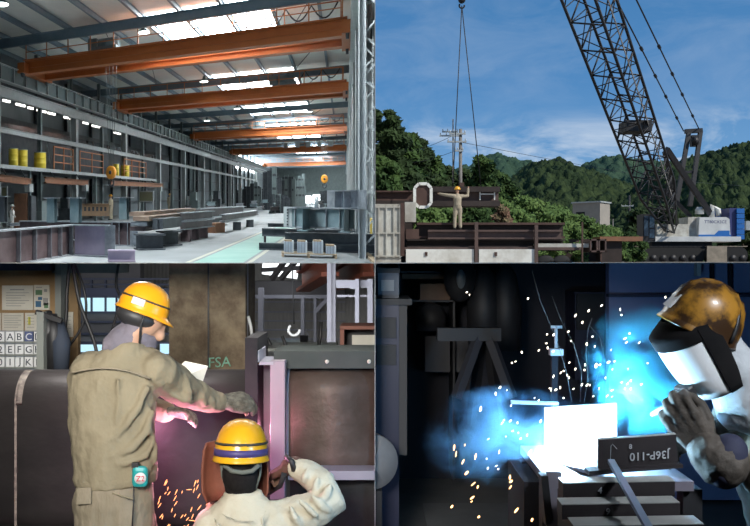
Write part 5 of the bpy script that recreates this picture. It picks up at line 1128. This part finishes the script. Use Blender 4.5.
# leather face shield held in front of the face
sh = B(); rings = []
for py, hw in ((441, 30), (448, 33), (470, 35), (490, 34.5), (501, 29)):
    c0 = Wp(236.5, py, .16); k = Yw/F; ring = []
    for i in range(15): a = PI*(i/14); ring.append(c0+V((-hw*k*math.cos(a), .10*math.sin(a)-.05, 0)))
    rings.append(ring)
sh.loft(rings, 0, True, False, False); t.part('leather_hood', sh, M_leather, label='red-brown leather hood round the face', mods=lambda o: setattr(o.modifiers.new('thick', 'SOLIDIFY'), 'thickness', .008))
b = B(); chain(b, [Wp(297, 467, .21), wrR], [.05, .045]); hand(b, wrR, (-.75, .45, -.45), (-.2, .25, -1), 1.15, (.35, .5, .4), 1, .6, 1.3); t.part('glove', b, M_bglove, label='brown leather glove', mods=remesh(.006, 3))
b = B(); hand(b, wrL, (.3, .6, .5), (1, 0, 0), 1.15, thumb=-1, r0=1.2); t.part('glove', b, M_bglove, mods=remesh(.007, 3))
b = B(); b.tube([Wp(286, 457, .20), Wp(292, 462, .14), Wp(294, 470, .17)], .014, 8); t.part('cuff_band', b, M_blk); t.done()
one('low_stool', 'low stool under the crouching worker, below the picture edge', 'stool', B().box((-.565, 3.92, -1.70), (.3, .26, .14)), M_blk)
one('welding_torch', 'dark torch handle in the crouching worker\'s right hand', 'torch', B().tube([Wp(284, 474, .18), Wp(280, 486, .24), Wp(268, 494, .42), Wp(255, 496, .62)], [.014, .012, .010, .007], 8), M_blk)
# ---- arc light of the joint and its sparks
point('welding_arc_light', at(182, 446, 4.50), 17, (1.0, .36, .62), .02); point('joint_arc_light', at(262, 430, 4.86), 3.5, (1.0, .35, .5), .02)
M_spk = glow('orange_spark', (1.0, .36, .14), 3.2)
r = random.Random(5); i0 = None
for i in range(46):
    px = r.uniform(158, 208); py = 527-56*r.random()**1.35; px = px if py > 480 else 190+(px-158)*.35
    c0 = at(px, py, 4.55+r.uniform(-.12, .2)); a = r.uniform(.9, 1.35) if i > 8 else r.uniform(-.5, .1); d = V((math.cos(a), 0, math.sin(a)))*r.uniform(.007, .017)
    o = one('spark', 'short glowing orange spark flying low between the two workers', 'spark', B().tube([c0-d, c0, c0+d], [.0010, .0024, .0012], 5), M_spk, 'orange sparks by the box column')
# ================================================================== lower right: the welder in the dark bay
QUAD[0] = 'BR'
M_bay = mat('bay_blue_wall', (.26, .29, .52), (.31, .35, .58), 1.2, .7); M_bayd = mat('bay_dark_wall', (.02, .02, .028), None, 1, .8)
M_navc = mat('navy_cabinet', (.016, .018, .045), None, 2, .5); M_dk = mat('bay_dark_metal', (.010, .010, .012), (.018, .018, .021), 4, .6)
M_pltd = mat('dark_mill_plate', (.020, .016, .018), (.035, .028, .030), 6, .6, .1); M_cut = mat('bright_cut_edge', (.56, .56, .53), (.42, .42, .40), 9, .5, .2)
M_lit = mat('bare_steel_plate', (.62, .62, .62), (.55, .55, .56), 4, .5, .1); M_chalk = mat('chalk', (.50, .52, .55), None, 5, .9)
M_brg = mat('welder_gauntlet', (.040, .032, .025), (.085, .068, .054), 14, .75, bump=.35, bscale=34)
M_helmo = mat('scuffed_amber_helmet', (.40, .19, .025), (.045, .022, .010), 9, .35, coat=.2, lo=.42, hi=.56)
M_hood = mat('pale_hood_cloth', (.36, .38, .40), (.44, .46, .48), 8, .9, bump=.3, bscale=22); M_sleeve = mat('tan_sleeve', (.12, .10, .075), (.16, .135, .105), 8, .9, bump=.3, bscale=26)
M_drk = mat('dark_apron', (.022, .018, .018), (.035, .03, .028), 8, .8, bump=.3)
M_unlit = mat('shield_unlit_black', (.006, .006, .007), (.012, .011, .011), 8, .9, spec=.1)  # shade of the shield's black band and unlit side, put into the colour
M_shield = mat('pale_face_shield', (.82, .84, .85), (.76, .78, .79), 5, .38)
# ---- bay shell
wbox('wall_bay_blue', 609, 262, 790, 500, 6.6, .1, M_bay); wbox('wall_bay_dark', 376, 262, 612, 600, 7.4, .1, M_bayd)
wbox('trim_bay_rail', 609, 294, 790, 297, 6.5, .08, mat('bay_rail', (.05, .055, .10), None, 2, .6)); wbox('trim_bay_pipe', 697, 262, 701, 276, 6.4, .06, M_lit)
for px in (712, 730): wbox('trim_bay_panel', px, 262, px+2, 300, 6.52, .05, M_bayd)
t = Thing('wall_locker', 'dim dark locker on the wall left of the blue wall', 'locker'); lk = t.part('body', slab(B(), 575, 292, 606, 380, 7.0, 7.35), M_navc); t.part('door', slab(B(), 577, 294, 604, 330, 6.97, 7.0), M_dk, lk); t.done()
# ---- dim furniture at the left
t = Thing('cabinet', 'dark navy cabinet with a pale edge at the far left of the bay', 'cabinet'); ya = 5.3
bd = t.part('body', slab(B(), 372, 305, 399, 560, ya, ya+.6), M_navc); t.part('edge_panel', slab(B(), 399, 303, 407, 455, ya+.01, ya+.6), mat('cabinet_edge', (.055, .052, .052), None, 3, .7)); t.part('top', slab(B(), 372, 299, 412, 305, ya-.03, ya+.62), M_dk)
for py in (318, 345): t.part('drawer', slab(B(), 377, py, 396, py+20, ya-.02, ya), M_dk, bd)
t.done()
t = Thing('supply_box', 'small pale blue box standing on the navy cabinet', 'box'); t.part('body', slab(B(), 378, 272, 399, 299, 5.4, 5.7), mat('pale_blue_box', (.08, .10, .14), (.06, .075, .10), 5, .6)); t.part('lid', slab(B(), 377, 268, 400, 273, 5.38, 5.72), M_dk); t.part('label', slab(B(), 381, 280, 394, 291, 5.39, 5.4), mat('dim_label', (.22, .24, .26), None, 4, .7)); t.done()
t = Thing('shelf_unit', 'dim shelf with brown boxes behind the navy cabinet', 'shelf'); ya = 6.8
for py in (271, 300): t.part('board', slab(B(), 398, py, 455, py+2, ya, ya+.4), M_dk)
for px in (398, 453): t.part('upright', slab(B(), px, 262, px+2, 480, ya, ya+.4), M_dk)
t.done()
for a, b_, c_, d, lab in ((402, 274, 450, 279, 'long brown board lying on the dim shelf'), (420, 284, 450, 300, 'brown box on the dim shelf')): one('carton', lab, 'box', slab(B(), a, b_, c_, d, 6.75, 7.1), mat('brown_board', (.14, .085, .05), (.10, .06, .04), 5, .8))
t = Thing('hanging_mask', 'dark welding mask with a pale oval hanging on the bay wall', 'mask'); c0 = at(460, 279, 6.6); t.part('shell', B().ell(c0, (.12, .08, .17), None, 18, 12), M_dk); t.part('lens', B().ell(c0+V((0, -.07, .0)), (.035, .02, .07), None, 14, 10), mat('pale_lens', (.20, .24, .27), None, 4, .3)); t.done()
def coat(px, py0, py1, w_, lab):
    c0, c1 = at(px, py0, 6.7), at(px+1, py1, 6.7); one('hanging_coat', lab, 'coat', B().tube([c0, lerp(c0, c1, .12), lerp(c0, c1, .5), c1], [.03, w_*.7, w_, w_*.9], 12), M_dk, 'dark coats on the bay wall')
coat(483, 266, 345, .13, 'dark coat hanging right of the mask'); coat(505, 264, 350, .12, 'dark coat hanging farthest right on the dark wall'); coat(430, 303, 330, .12, 'dark bundle hanging under the dim shelf')
t = Thing('sawhorse', 'dark sawhorse with splayed legs behind the smoke at the left', 'sawhorse'); ya = 5.6
t.part('top', B().bar(at(437, 334, ya), at(500, 334, ya), .10, .08), M_dk)
for (a, c_) in ((478, 456), (490, 512)): t.part('leg', B().bar(at(a, 338, ya-.02), at(c_, 398, ya-.1), .05, .05), mat('sawhorse_grey', (.04, .04, .048), None, 4, .6))
for (a, c_) in ((482, 470), (488, 500)): t.part('leg', B().bar(at(a, 338, ya+.2), at(c_, 430, ya+.3), .05, .05), M_dk)
t.done()
for a, b_, c_, d, lab in ((425, 336, 450, 372, 'left dim grey panel behind the sawhorse'), (455, 336, 472, 372, 'right dim grey panel behind the sawhorse')): one('dim_board', lab, 'board', slab(B(), a, b_, c_, d, 6.9, 6.95), mat('dim_grey_panel', (.06, .06, .066), None, 4, .8))
one('floor_sheet', 'dim grey sheet lying on the floor at the lower left of the bay', 'sheet', B().b2((.35, 4.7, -1.77), (1.15, 6.6, -1.76)), mat('dim_grey_sheet', (.19, .185, .18), (.15, .145, .14), 3, .8))
one('cable', 'black cable lying across the floor at the lower left of the bay', 'cable', B().tube([V((.05, 5.4, -1.75)), V((.35, 5.3, -1.75)), V((.7, 5.45, -1.75)), V((1.1, 5.3, -1.75))], .03, 8), M_blk)
t = Thing('wire_reel', 'pale round wire reel at the left edge of the bay floor', 'reel'); c0 = at(371, 462, 5.0)
t.part('flange', B().lathe([(.04, -.02), (.15, -.02), (.155, 0), (.15, .02), (.04, .02)], c0, 32, (.25, -1, .05)), mat('reel_pale', (.20, .20, .205), (.15, .15, .155), 5, .5)); t.part('rim', B().lathe([(.14, .02), (.155, .02), (.155, .12), (.14, .12)], c0, 32, (-.25, 1, -.05)), mat('reel_wire', (.30, .22, .17), None, 30, .4, .5)); t.part('flange', B().lathe([(.04, .12), (.15, .12), (.15, .14), (.04, .14)], c0, 32, (-.25, 1, -.05)), mat('reel_pale', (.42, .42, .43)))
t.part('stand', B().b2((c0.x-.06, c0.y-.05, -1.77), (c0.x+.06, c0.y+.15, c0.z-.15)), M_dk); t.done()
# ---- bench with plates
yb = 2.9
t = Thing('welding_bench', 'lilac-lit steel bench under the plates', 'bench')
zt = at(0, 474, yb).z
t.part('top', B().b2((at(543, 0, yb).x, 2.80, zt-.03), (at(683, 0, yb).x, 3.35, zt)), mat('bench_steel', (.26, .24, .28), (.2, .18, .22), 5, .5, .2))
for x_ in (at(547, 0, yb).x, at(684, 0, yb).x):
    for y_ in (2.85, 3.25): t.part('leg', B().b2((x_-.03, y_-.03, -1.77), (x_+.03, y_+.03, zt-.03)), M_dk)
t.done()
one('bright_plate', 'upright steel plate glaring white in the arc light', 'plate', B().add([at(545, 408, 3.2), at(617, 403, 3.22), at(617, 472, 3.22), at(545, 473, 3.2)]+[p+V((0, .02, 0)) for p in (at(545, 408, 3.2), at(617, 403, 3.22), at(617, 472, 3.22), at(545, 473, 3.2))], [(0,1,2,3),(7,6,5,4),(0,4,5,1),(1,5,6,2),(2,6,7,3),(3,7,4,0)]), M_lit)
one('lit_flat_bar', 'bright flat bar lying from the arc towards the chalk-marked plate', 'bar', B().bar(at(566, 464, 3.05), at(600, 473, 2.84), .05, .012), M_lit)
t = Thing('marked_plate', 'dark upright plate with upside-down chalk characters J36P-110', 'plate'); yp = 2.74
pp = [at(597.5, 440, yp), at(676, 434.5, yp), at(678, 463, yp), at(598, 470, yp)]
t.part('plate', B().poly(pp, (0, .016, 0)), M_pltd); t.part('top_edge', B().bar(pp[0]+V((0, .008, .001)), pp[1]+V((0, .008, .001)), .016, .003), M_cut)
ft = B().poly([at(589, 471.5, yp-.03), at(683, 464.5, yp-.03), at(683, 468, yp-.03), at(589, 475.5, yp-.03)], (0, .06, 0)); t.part('foot_plate', ft, M_pltd)
ex_ = (pp[0]-pp[1]).normalized()
t.part('chalk_characters', text('J36P-110', .034, at(650, 454.5, yp-.003), ex_, (0, 0, -1)), M_chalk, label='chalk characters'); t.part('chalk_mark', text('8', .020, at(630.5, 446.5, yp-.003), (1, 0, .1), (0, 0, 1)), M_chalk); t.part('chalk_stroke', B().tube([at(610, 468, yp-.002), at(611, 446, yp-.002), at(612.5, 444, yp-.002), at(617, 449, yp-.002)], .0009, 5), M_chalk)
t.done()
for i, (x0, x1, r0, r1, rb, ya, lab, ch, cx_) in enumerate([(563, 675, 476, 482.5, 497, 2.62, 'farthest of the three dark flat bars before the marked plate, chalked 4', '4', 600), (562, 680, 497, 504, 518, 2.52, 'middle of the three dark flat bars before the marked plate, chalked 9', '9', 608), (574, 704, 517, 525.5, 560, 2.43, 'nearest of the three dark flat bars, cut by the bottom edge', None, 0)]):
    t = Thing('flat_bar', lab, 'flat bar'); p0, p1 = at(x0, r1+1.5, ya), at(x1, r1-.5, ya); dz = at(0, rb, ya).z-at(0, r1, ya).z
    dp = ((r1-r0)/F*ya)*3.6
    t.part('face', B().poly([p0, p1, p1+V((0, 0, dz)), p0+V((0, 0, dz))], (0, dp*.96, 0)), M_pltd); t.part('top_edge', B().poly([p0+V((0, 0, .0015)), p1+V((0, 0, .0015)), p1+V((0, dp, .0015)), p0+V((0, dp, .0015))], (0, 0, .002)), M_cut, label='bright cut top edge')
    if ch: t.part('chalk_mark', text(ch, .026, at(cx_, (r1+rb)/2+.5, ya-.003), (1, 0, .05), (.1, 0, 1)), M_chalk)
    t.done()
one('bar_stand', 'dark block under the three flat bars', 'stand', B().b2((at(566, 0, 2.6).x, 2.45, -1.77), (at(672, 0, 2.6).x, 2.72, at(0, 560, 2.43).z)).b2((at(566, 0, 2.6).x, 2.62, at(0, 560, 2.43).z), (at(672, 0, 2.6).x, 2.72, at(0, 497, 2.62).z)).b2((at(566, 0, 2.6).x, 2.53, at(0, 560, 2.43).z), (at(672, 0, 2.6).x, 2.62, at(0, 518, 2.52).z)), M_dk)
one('marking_rod', 'lilac-blue square rod lying over the flat bars towards the viewer', 'rod', B().bar(at(611, 461, 2.70), at(651, 532, 2.28), .020, .012), mat('rod_lilac', (.34, .33, .46), (.28, .40, .56), 5, .5))
t = Thing('plate_clamp', 'small pale screw clamp standing behind the arc at the left', 'clamp'); t.part('screw', B().tube([at(556, 326, 4.2), at(556, 350, 4.2)], .008, 8), M_lit); t.part('handle', B().tube([at(551, 327, 4.2), at(562, 327, 4.2)], .007, 8), M_lit); t.part('jaw', B().box(at(556, 352, 4.2), (.06, .05, .03)), M_lit); t.part('post', B().box(at(556, 383, 4.2)+V((0, .04, 0)), (.03, .03, .28)), M_bayd); t.done()
one('rail_bar', 'dim pale bar lying level behind the smoke, left of the bright plate', 'bar', B().bar(at(511, 402, 3.7), at(558, 403.5, 3.7), .03, .012), M_lit)
one('side_bracket', 'dark slanted bracket at the left end of the bench', 'bracket', B().poly([at(541, 476, 2.76), at(548, 476, 2.76), at(553, 520, 2.76), at(546, 526, 2.76)], (0, .05, 0)), M_dk)
one('side_plate', 'lilac-lit steel plate hanging at the front left edge of the bench', 'plate', slab(B(), 547, 472, 562, 560, 2.78, 2.80), mat('bench_steel', (.26, .24, .28)))
one('bench_leg_frame', 'dark upright frame at the left of the bench', 'frame', slab(B(), 524, 482, 541, 640, 2.95, 3.3), M_bayd)
# ---- welder
t = Thing('welder', 'welder in an amber helmet and pale face shield bent over the arc, gauntlet raised', 'person')
Yw = 3.0
Rh = basis((-.87, -.22, .36), (.42, -.12, .90)); hcn = Wp(699, 328, .0); hf = Rh @ V((0, 1, 0)); hx = Rh @ V((1, 0, 0)); hu = Rh @ V((0, 0, 1))
Rf = basis((-.82, -.26, -.45), (-.50, -.12, .85)); sf, su, sx = Rf @ V((0, 1, 0)), Rf @ V((0, 0, 1)), Rf @ V((1, 0, 0))
hc = hcn-hu*.03+V((.02, 0, -.02))
b = B(); b.ell(hc, (.078, .095, .110), Rf); b.ell(hc+sf*.096-su*.02, (.012, .014, .018), Rf); b.ell(hc+sf*.05-su*.08, (.03, .03, .03), Rf); b.ell(hc+sx*.08, (.008, .018, .028), Rf, 10, 8); b.ell(hc-sx*.08, (.008, .018, .028), Rf, 10, 8)
ch_ = V((1.42, 3.12, -.62)); pv = V((1.62, 3.22, -1.22))
chain(b, [hc, hc+V((.07, .02, -.10)), ch_+V((0, 0, .12))], [.06, .058, .07]); chain(b, [ch_, lerp(ch_, pv, .5), pv], [.14, .13, .13])
wrR = Wp(704, 446, -.14); elR = V((1.32, 2.80, -.74)); shR = V((1.48, 3.02, -.50)); wrL = Wp(700, 425, .02); elL = V((1.26, 3.28, -.66)); shL = V((1.36, 3.24, -.46))
chain(b, [shR, elR, wrR], [.052, .044, .034]); chain(b, [shL, elL, wrL], [.052, .044, .034])
hand(b, wrR, (-.62, .02, .78), (.3, .9, 0), 1.0, (.5, .8, .6)); hand(b, wrL, (-.8, -.2, -.3), (0, 0, -1), 1.0, thumb=-1)
kR, kL = V((1.17, 2.75, -1.0)), V((1.30, 3.35, -1.18))
chain(b, [pv, kR, V((1.30, 2.80, -1.66))], [.09, .06, .045]); chain(b, [pv, kL, V((1.35, 3.2, -1.66))], [.09, .06, .045])
t.part('body', b, M_skin, mods=remesh(.010, 4))
b = B(); chain(b, [ch_+V((-.02, 0, .12)), ch_, lerp(ch_, pv, .5), pv], [.13, .20, .20, .19]); chain(b, [shR, elR, V((1.21, 2.83, -.66))], [.105, .085, .07]); chain(b, [shL, elL, lerp(elL, wrL, .6)], [.10, .08, .065])
t.part('jacket', b, M_sleeve, mods=remesh(.012, 4, (.09, .03)))
b = B(); chain(b, [hc+V((.06, .02, -.02)), hc+V((.11, .02, -.09)), hc+V((.15, .03, -.2)), V((1.42, 3.06, -.52))], [.085, .10, .11, .12]); t.part('neck_hood', b, M_hood, label='pale cloth hood over the neck', mods=remesh(.011, 4, (.06, .024)))
b = B(); chain(b, [V((1.31, 2.95, -.36)), V((1.34, 2.92, -.55)), V((1.40, 2.98, -.9))], [.05, .07, .08]); t.part('apron_bib', b, M_drk, mods=remesh(.012, 4))
b = B(); chain(b, [pv, kR, V((1.30, 2.80, -1.62))], [.14, .115, .085]); chain(b, [pv, kL, V((1.35, 3.2, -1.62))], [.13, .10, .08]); t.part('trousers', b, M_drk, mods=remesh(.013, 4, (.1, .02)))
for a_ in (V((1.30, 2.80, -1.70)), V((1.35, 3.2, -1.70))): b = B(); chain(b, [a_+V((.03, 0, -.02)), a_+V((-.16, -.02, -.03))], [.05, .04]); t.part('boot', b, M_boot)
hi = helmet_parts(t, hcn, Rh, 1.0, M_helmo, ribs=1, peak=False)
b = B(); k_ = 40
b.loft([[hcn+Rh @ V((1.0*(.112*1.0)*math.sin(a), -.05, .99*(.15*math.cos(a)))) for a in [(-PI/2+PI*i/18) for i in range(19)]], [hcn+Rh @ V((1.0*(.112*1.0)*math.sin(a), -.062, .99*(.147*math.cos(a)))) for a in [(-PI/2+PI*i/18) for i in range(19)]]], 0, True, False, False)
t.part('goggle_strap', b, M_blk, hi, mods=lambda o: setattr(o.modifiers.new('thick', 'SOLIDIFY'), 'thickness', .006))
fb = B(); q0 = hcn+hf*.128+hu*.052; fb.poly([q0+hx*a+hu*c_-hf*(c_*.45) for a, c_ in ((-.02, -.028), (.02, -.028), (.02, .026), (-.02, .026))], hf*.008); t.part('front_badge', fb, M_lit, hi, label='pale front badge')
# face shield: dark headpiece above, pale curved mask below, its unlit side painted black
c_t, c_b = Wp(686, 322, .0), Wp(722, 386, .0)
def shell(s0, s1, a0, a1, grow=0.0, nseg=20, nz=10):
    """curved mask: runs from the rim (0) to the chin (1), angle 0 is its front"""
    bb2 = B(); rings = []
    for j in range(nz+1):
        s_ = s0+(s1-s0)*j/nz; rr = (.128-.035*max(s_, 0)**3-.40*max(-s_, 0))+grow; c0 = lerp(c_t, c_b, s_); ring = []
        for i in range(nseg+1):
            a = a0+(a1-a0)*i/nseg; ring.append(c0+sx*(rr*.88*math.sin(a))+sf*(rr*(1.04 if s_ < .9 else .98)*math.cos(a)))
        rings.append(ring)
    return bb2.loft(rings, 0, True, False, False)
thick = lambda o: setattr(o.modifiers.new('thick', 'SOLIDIFY'), 'thickness', .005)
t.part('face_shield', shell(.05, 1.0, -1.35, 1.35), M_shield, None, 'pale face shield', mods=thick)
sh_ = t.part('shield_headpiece', shell(-.16, .17, -1.75, 1.75, .005), M_unlit, None, 'black upper band of the face shield', mods=thick)
for a_ in ((-1.75, -1.25), (1.25, 1.75)): t.part('shield_side', shell(.0, 1.0, a_[0], a_[1], .006), M_unlit, sh_, 'side of the shield, its shade painted black', mods=thick)
lf = lerp(c_t, c_b, .80)+sf*.128; ln = t.part('lens_frame', B().box(lf, (.075, .03, .05), Rf), M_blk, bevel=.006); t.part('lens', B().box(lf+sf*.017, (.06, .006, .036), Rf), mat('dark_lens', (.01, .015, .02), None, 3, .08), ln)
# gauntlet
b = B(); hand(b, wrR, (-.62, .02, .78), (.35, .9, .1), 1.28, (.35, .85, .7), 1, .8, 1.18, .08); chain(b, [lerp(wrR, elR, .05), wrR], [.056, .050]); t.part('gauntlet', b, M_brg, label='dark leather gauntlet', mods=remesh(.005, 2, (.03, .003)))
b = B(); chain(b, [wrR+V((-.005, 0, .01)), Wp(706, 450, -.16), Wp(722, 462, -.18)], [.052, .066, .084]); t.part('gauntlet_cuff', b, M_brg, mods=remesh(.008, 4, (.05, .014)))
b = B(); hand(b, wrL, (-.85, -.25, -.35), (0, -.2, -1), 1.2, (.4, .6, .5), -1, .5, 1.3); t.part('gauntlet', b, M_brg, mods=remesh(.007, 3))
b = B(); chain(b, [Wp(729, 452, -.19), Wp(724, 470, -.20)], [.060, .058]); t.part('cuff_lining', b, mat('navy_lining', (.02, .022, .05), None, 6, .8), mods=remesh(.010, 3))
t.done()
one('torch', 'short pale-tipped welding torch held up by the gauntlet', 'torch', B().tube([Wp(676, 405, -.12), Wp(664, 409, -.08), Wp(657, 412, -.06), Wp(651, 415, -.05)], [.012, .012, .010, .006], 8), M_lit)
# ---- arc, smoke, sparks
arc_c = at(566, 452, 3.10)
one('welding_arc', 'blinding white welding arc at the foot of the glaring plate', 'arc', B().ell(arc_c, (.022, .012, .022), None, 14, 10), glow('arc_glow', (.85, .95, 1.0), 60))
point('arc_light', arc_c+V((0, -.03, .03)), 62, (.42, .74, 1.0), .03)
point('plate_back_fill', at(618, 400, 3.42), 36, (.22, .58, 1.0), .04)  # added fill behind the plate, no arc there; brightens wall and smoke
def smoke(lab, c, r_, dens, scale, col, seed, R=None):
    m = bpy.data.materials.new('smoke'); m.use_nodes = True; nt_ = m.node_tree; nt_.nodes.clear(); o_ = nt_.nodes.new('ShaderNodeOutputMaterial'); vs = nt_.nodes.new('ShaderNodeVolumePrincipled')
    tc_ = nt_.nodes.new('ShaderNodeTexCoord'); nz_ = nt_.nodes.new('ShaderNodeTexNoise'); nz_.inputs['Scale'].default_value = scale; nz_.inputs['Detail'].default_value = 6; nz_.inputs['Roughness'].default_value = .6; nz_.inputs['Distortion'].default_value = .6
    mp_ = nt_.nodes.new('ShaderNodeMapping'); mp_.inputs['Location'].default_value = (seed, 0, seed); nt_.links.new(tc_.outputs['Object'], mp_.inputs[0]); nt_.links.new(mp_.outputs[0], nz_.inputs[0])
    rp = nt_.nodes.new('ShaderNodeMapRange'); rp.inputs['From Min'].default_value = .49; rp.inputs['From Max'].default_value = .61; nt_.links.new(nz_.outputs['Fac'], rp.inputs[0])
    # thins out towards the edge of the plume
    g2 = nt_.nodes.new('ShaderNodeTexCoord'); mp2 = nt_.nodes.new('ShaderNodeMapping'); mp2.inputs['Scale'].default_value = (2, 2, 2); mp2.inputs['Location'].default_value = (-1, -1, -1); nt_.links.new(g2.outputs['Generated'], mp2.inputs[0])
    ln_ = nt_.nodes.new('ShaderNodeVectorMath'); ln_.operation = 'LENGTH'; nt_.links.new(mp2.outputs[0], ln_.inputs[0])
    fo = nt_.nodes.new('ShaderNodeMapRange'); fo.inputs['From Min'].default_value = 1.0; fo.inputs['From Max'].default_value = .25; nt_.links.new(ln_.outputs['Value'], fo.inputs[0])
    m1 = nt_.nodes.new('ShaderNodeMath'); m1.operation = 'MULTIPLY'; nt_.links.new(rp.outputs[0], m1.inputs[0]); nt_.links.new(fo.outputs[0], m1.inputs[1])
    m2 = nt_.nodes.new('ShaderNodeMath'); m2.operation = 'MULTIPLY'; m2.inputs[1].default_value = dens; nt_.links.new(m1.outputs[0], m2.inputs[0]); nt_.links.new(m2.outputs[0], vs.inputs['Density'])
    vs.inputs['Color'].default_value = (*col, 1); vs.inputs['Anisotropy'].default_value = .2; nt_.links.new(vs.outputs[0], o_.inputs['Volume'])
    one('smoke', lab, 'smoke', B().ell(c, r_, R, 24, 16), m, 'welding smoke', kind='stuff')
smoke('cyan smoke rising between the glaring plate and the face shield', at(640, 382, 3.38), (.23, .16, .32), 15, 6, (.16, .72, .95), 3, Matrix.Rotation(-.25, 3, 'Y'))  # the arc's cyan and blue light is put into the plume colours
smoke('blue smoke drifting left of the glaring plate', at(506, 436, 3.28), (.33, .17, .19), 13, 6, (.26, .58, .95), 9)
smoke('dense white puff added for the glare right at the arc', at(562, 452, 3.08), (.10, .07, .07), 30, 10, (.9, .95, 1.0), 5)  # added puff that makes the white burst round the arc
M_sw = glow('white_spark', (1.0, .88, .72), 5); M_so = glow('amber_spark', (1.0, .55, .22), 5)
r = random.Random(12)
def spark(px, py, ya, l, a, rad, m, lab, grp):
    c0 = at(px, py, ya); d = V((math.cos(a), 0, math.sin(a)))*l; one('spark', lab, 'spark', B().tube([c0-d, c0, c0+d], [rad*.5, rad, rad*.5], 5), m, grp)
for i in range(92):
    if i < 50: px, py = 590+r.gauss(0, 28), 398-abs(r.gauss(0, 42))
    elif i < 74: px, py = r.uniform(480, 545), r.uniform(385, 485)
    else: px, py = r.gauss(560, 50), r.uniform(290, 400)
    spark(px, py, 2.85+r.uniform(0, .4), r.uniform(.002, .006), r.uniform(.4, 1.6), r.uniform(.0016, .0034), M_sw, 'tiny white spark thrown up round the glaring plate', 'white sparks round the arc')
for i in range(22): spark(r.uniform(448, 540), r.uniform(440, 520), 2.8+r.uniform(0, .4), r.uniform(.004, .010), r.uniform(.5, 1.5), r.uniform(.002, .004), M_so, 'amber spark falling at the lower left of the bench', 'amber sparks falling left of the bench')
for i, pts in enumerate([[(572, 402), (566, 370), (556, 338), (540, 300), (532, 270)], [(580, 402), (582, 372), (574, 345), (560, 318), (552, 296)], [(590, 402), (597, 378), (604, 356), (600, 338), (590, 326)], [(584, 403), (588, 380), (586, 352), (588, 330), (592, 318)]]):
    one('fine_wire', ['leftmost', 'second from left', 'rightmost curling', 'third from left'][i]+' fine pale wire rising above the glaring plate', 'wire', B().tube([at(a, c_, 3.3) for a, c_ in pts], .0006, 5), mat('wire_dim', (.10, .11, .12), None, 4, .6), 'fine wires above the plate')
# ------------------------------------------------------------------ what reaches a dividing wall ends at it
bpy.context.view_layer.update()
SIDE = {'TL': (-1, 1), 'TR': (1, 1), 'BL': (-1, -1), 'BR': (1, -1)}
def trim_at_walls():
    for o, q in ALL:
        if o.type != 'MESH' or q not in SIDE: continue
        sx, sz = SIDE[q]; M = o.matrix_world
        for no in (V((sx, -K, 0)), V((0, -K, sz))):
            me = o.data
            ds = [(M @ v.co).dot(no) for v in me.vertices]
            if not ds or min(ds) >= -1e-5: continue
            if max((M @ v.co).y for v in me.vertices) < 4.9: continue
            if me.users > 1: o.data = me = me.copy()
            bm = bmesh.new(); bm.from_mesh(me)
            inv = M.inverted(); pc = inv @ V((0, 0, 0)); pn = (M.to_3x3().transposed() @ no).normalized()
            r = bmesh.ops.bisect_plane(bm, geom=bm.verts[:]+bm.edges[:]+bm.faces[:], dist=1e-5, plane_co=pc, plane_no=pn, clear_inner=True)
            ed = [x for x in r['geom_cut'] if isinstance(x, bmesh.types.BMEdge)]
            if ed and len(ed) < 400 and not o.get('leafy'): bmesh.ops.holes_fill(bm, edges=ed, sides=0)
            bm.to_mesh(me); bm.free(); me.update()
            if len(me.vertices) == 0: print('TRIM gone', o.name, o.parent)
trim_at_walls()
# drop anything the trim left with no surface, and parents left with no part
for o, q in list(ALL):
    if o.type == 'MESH' and len(o.data.vertices) == 0 and not o.children: bpy.data.objects.remove(o)
for o in list(bpy.data.objects):
    if o.type == 'EMPTY' and not o.children: bpy.data.objects.remove(o)
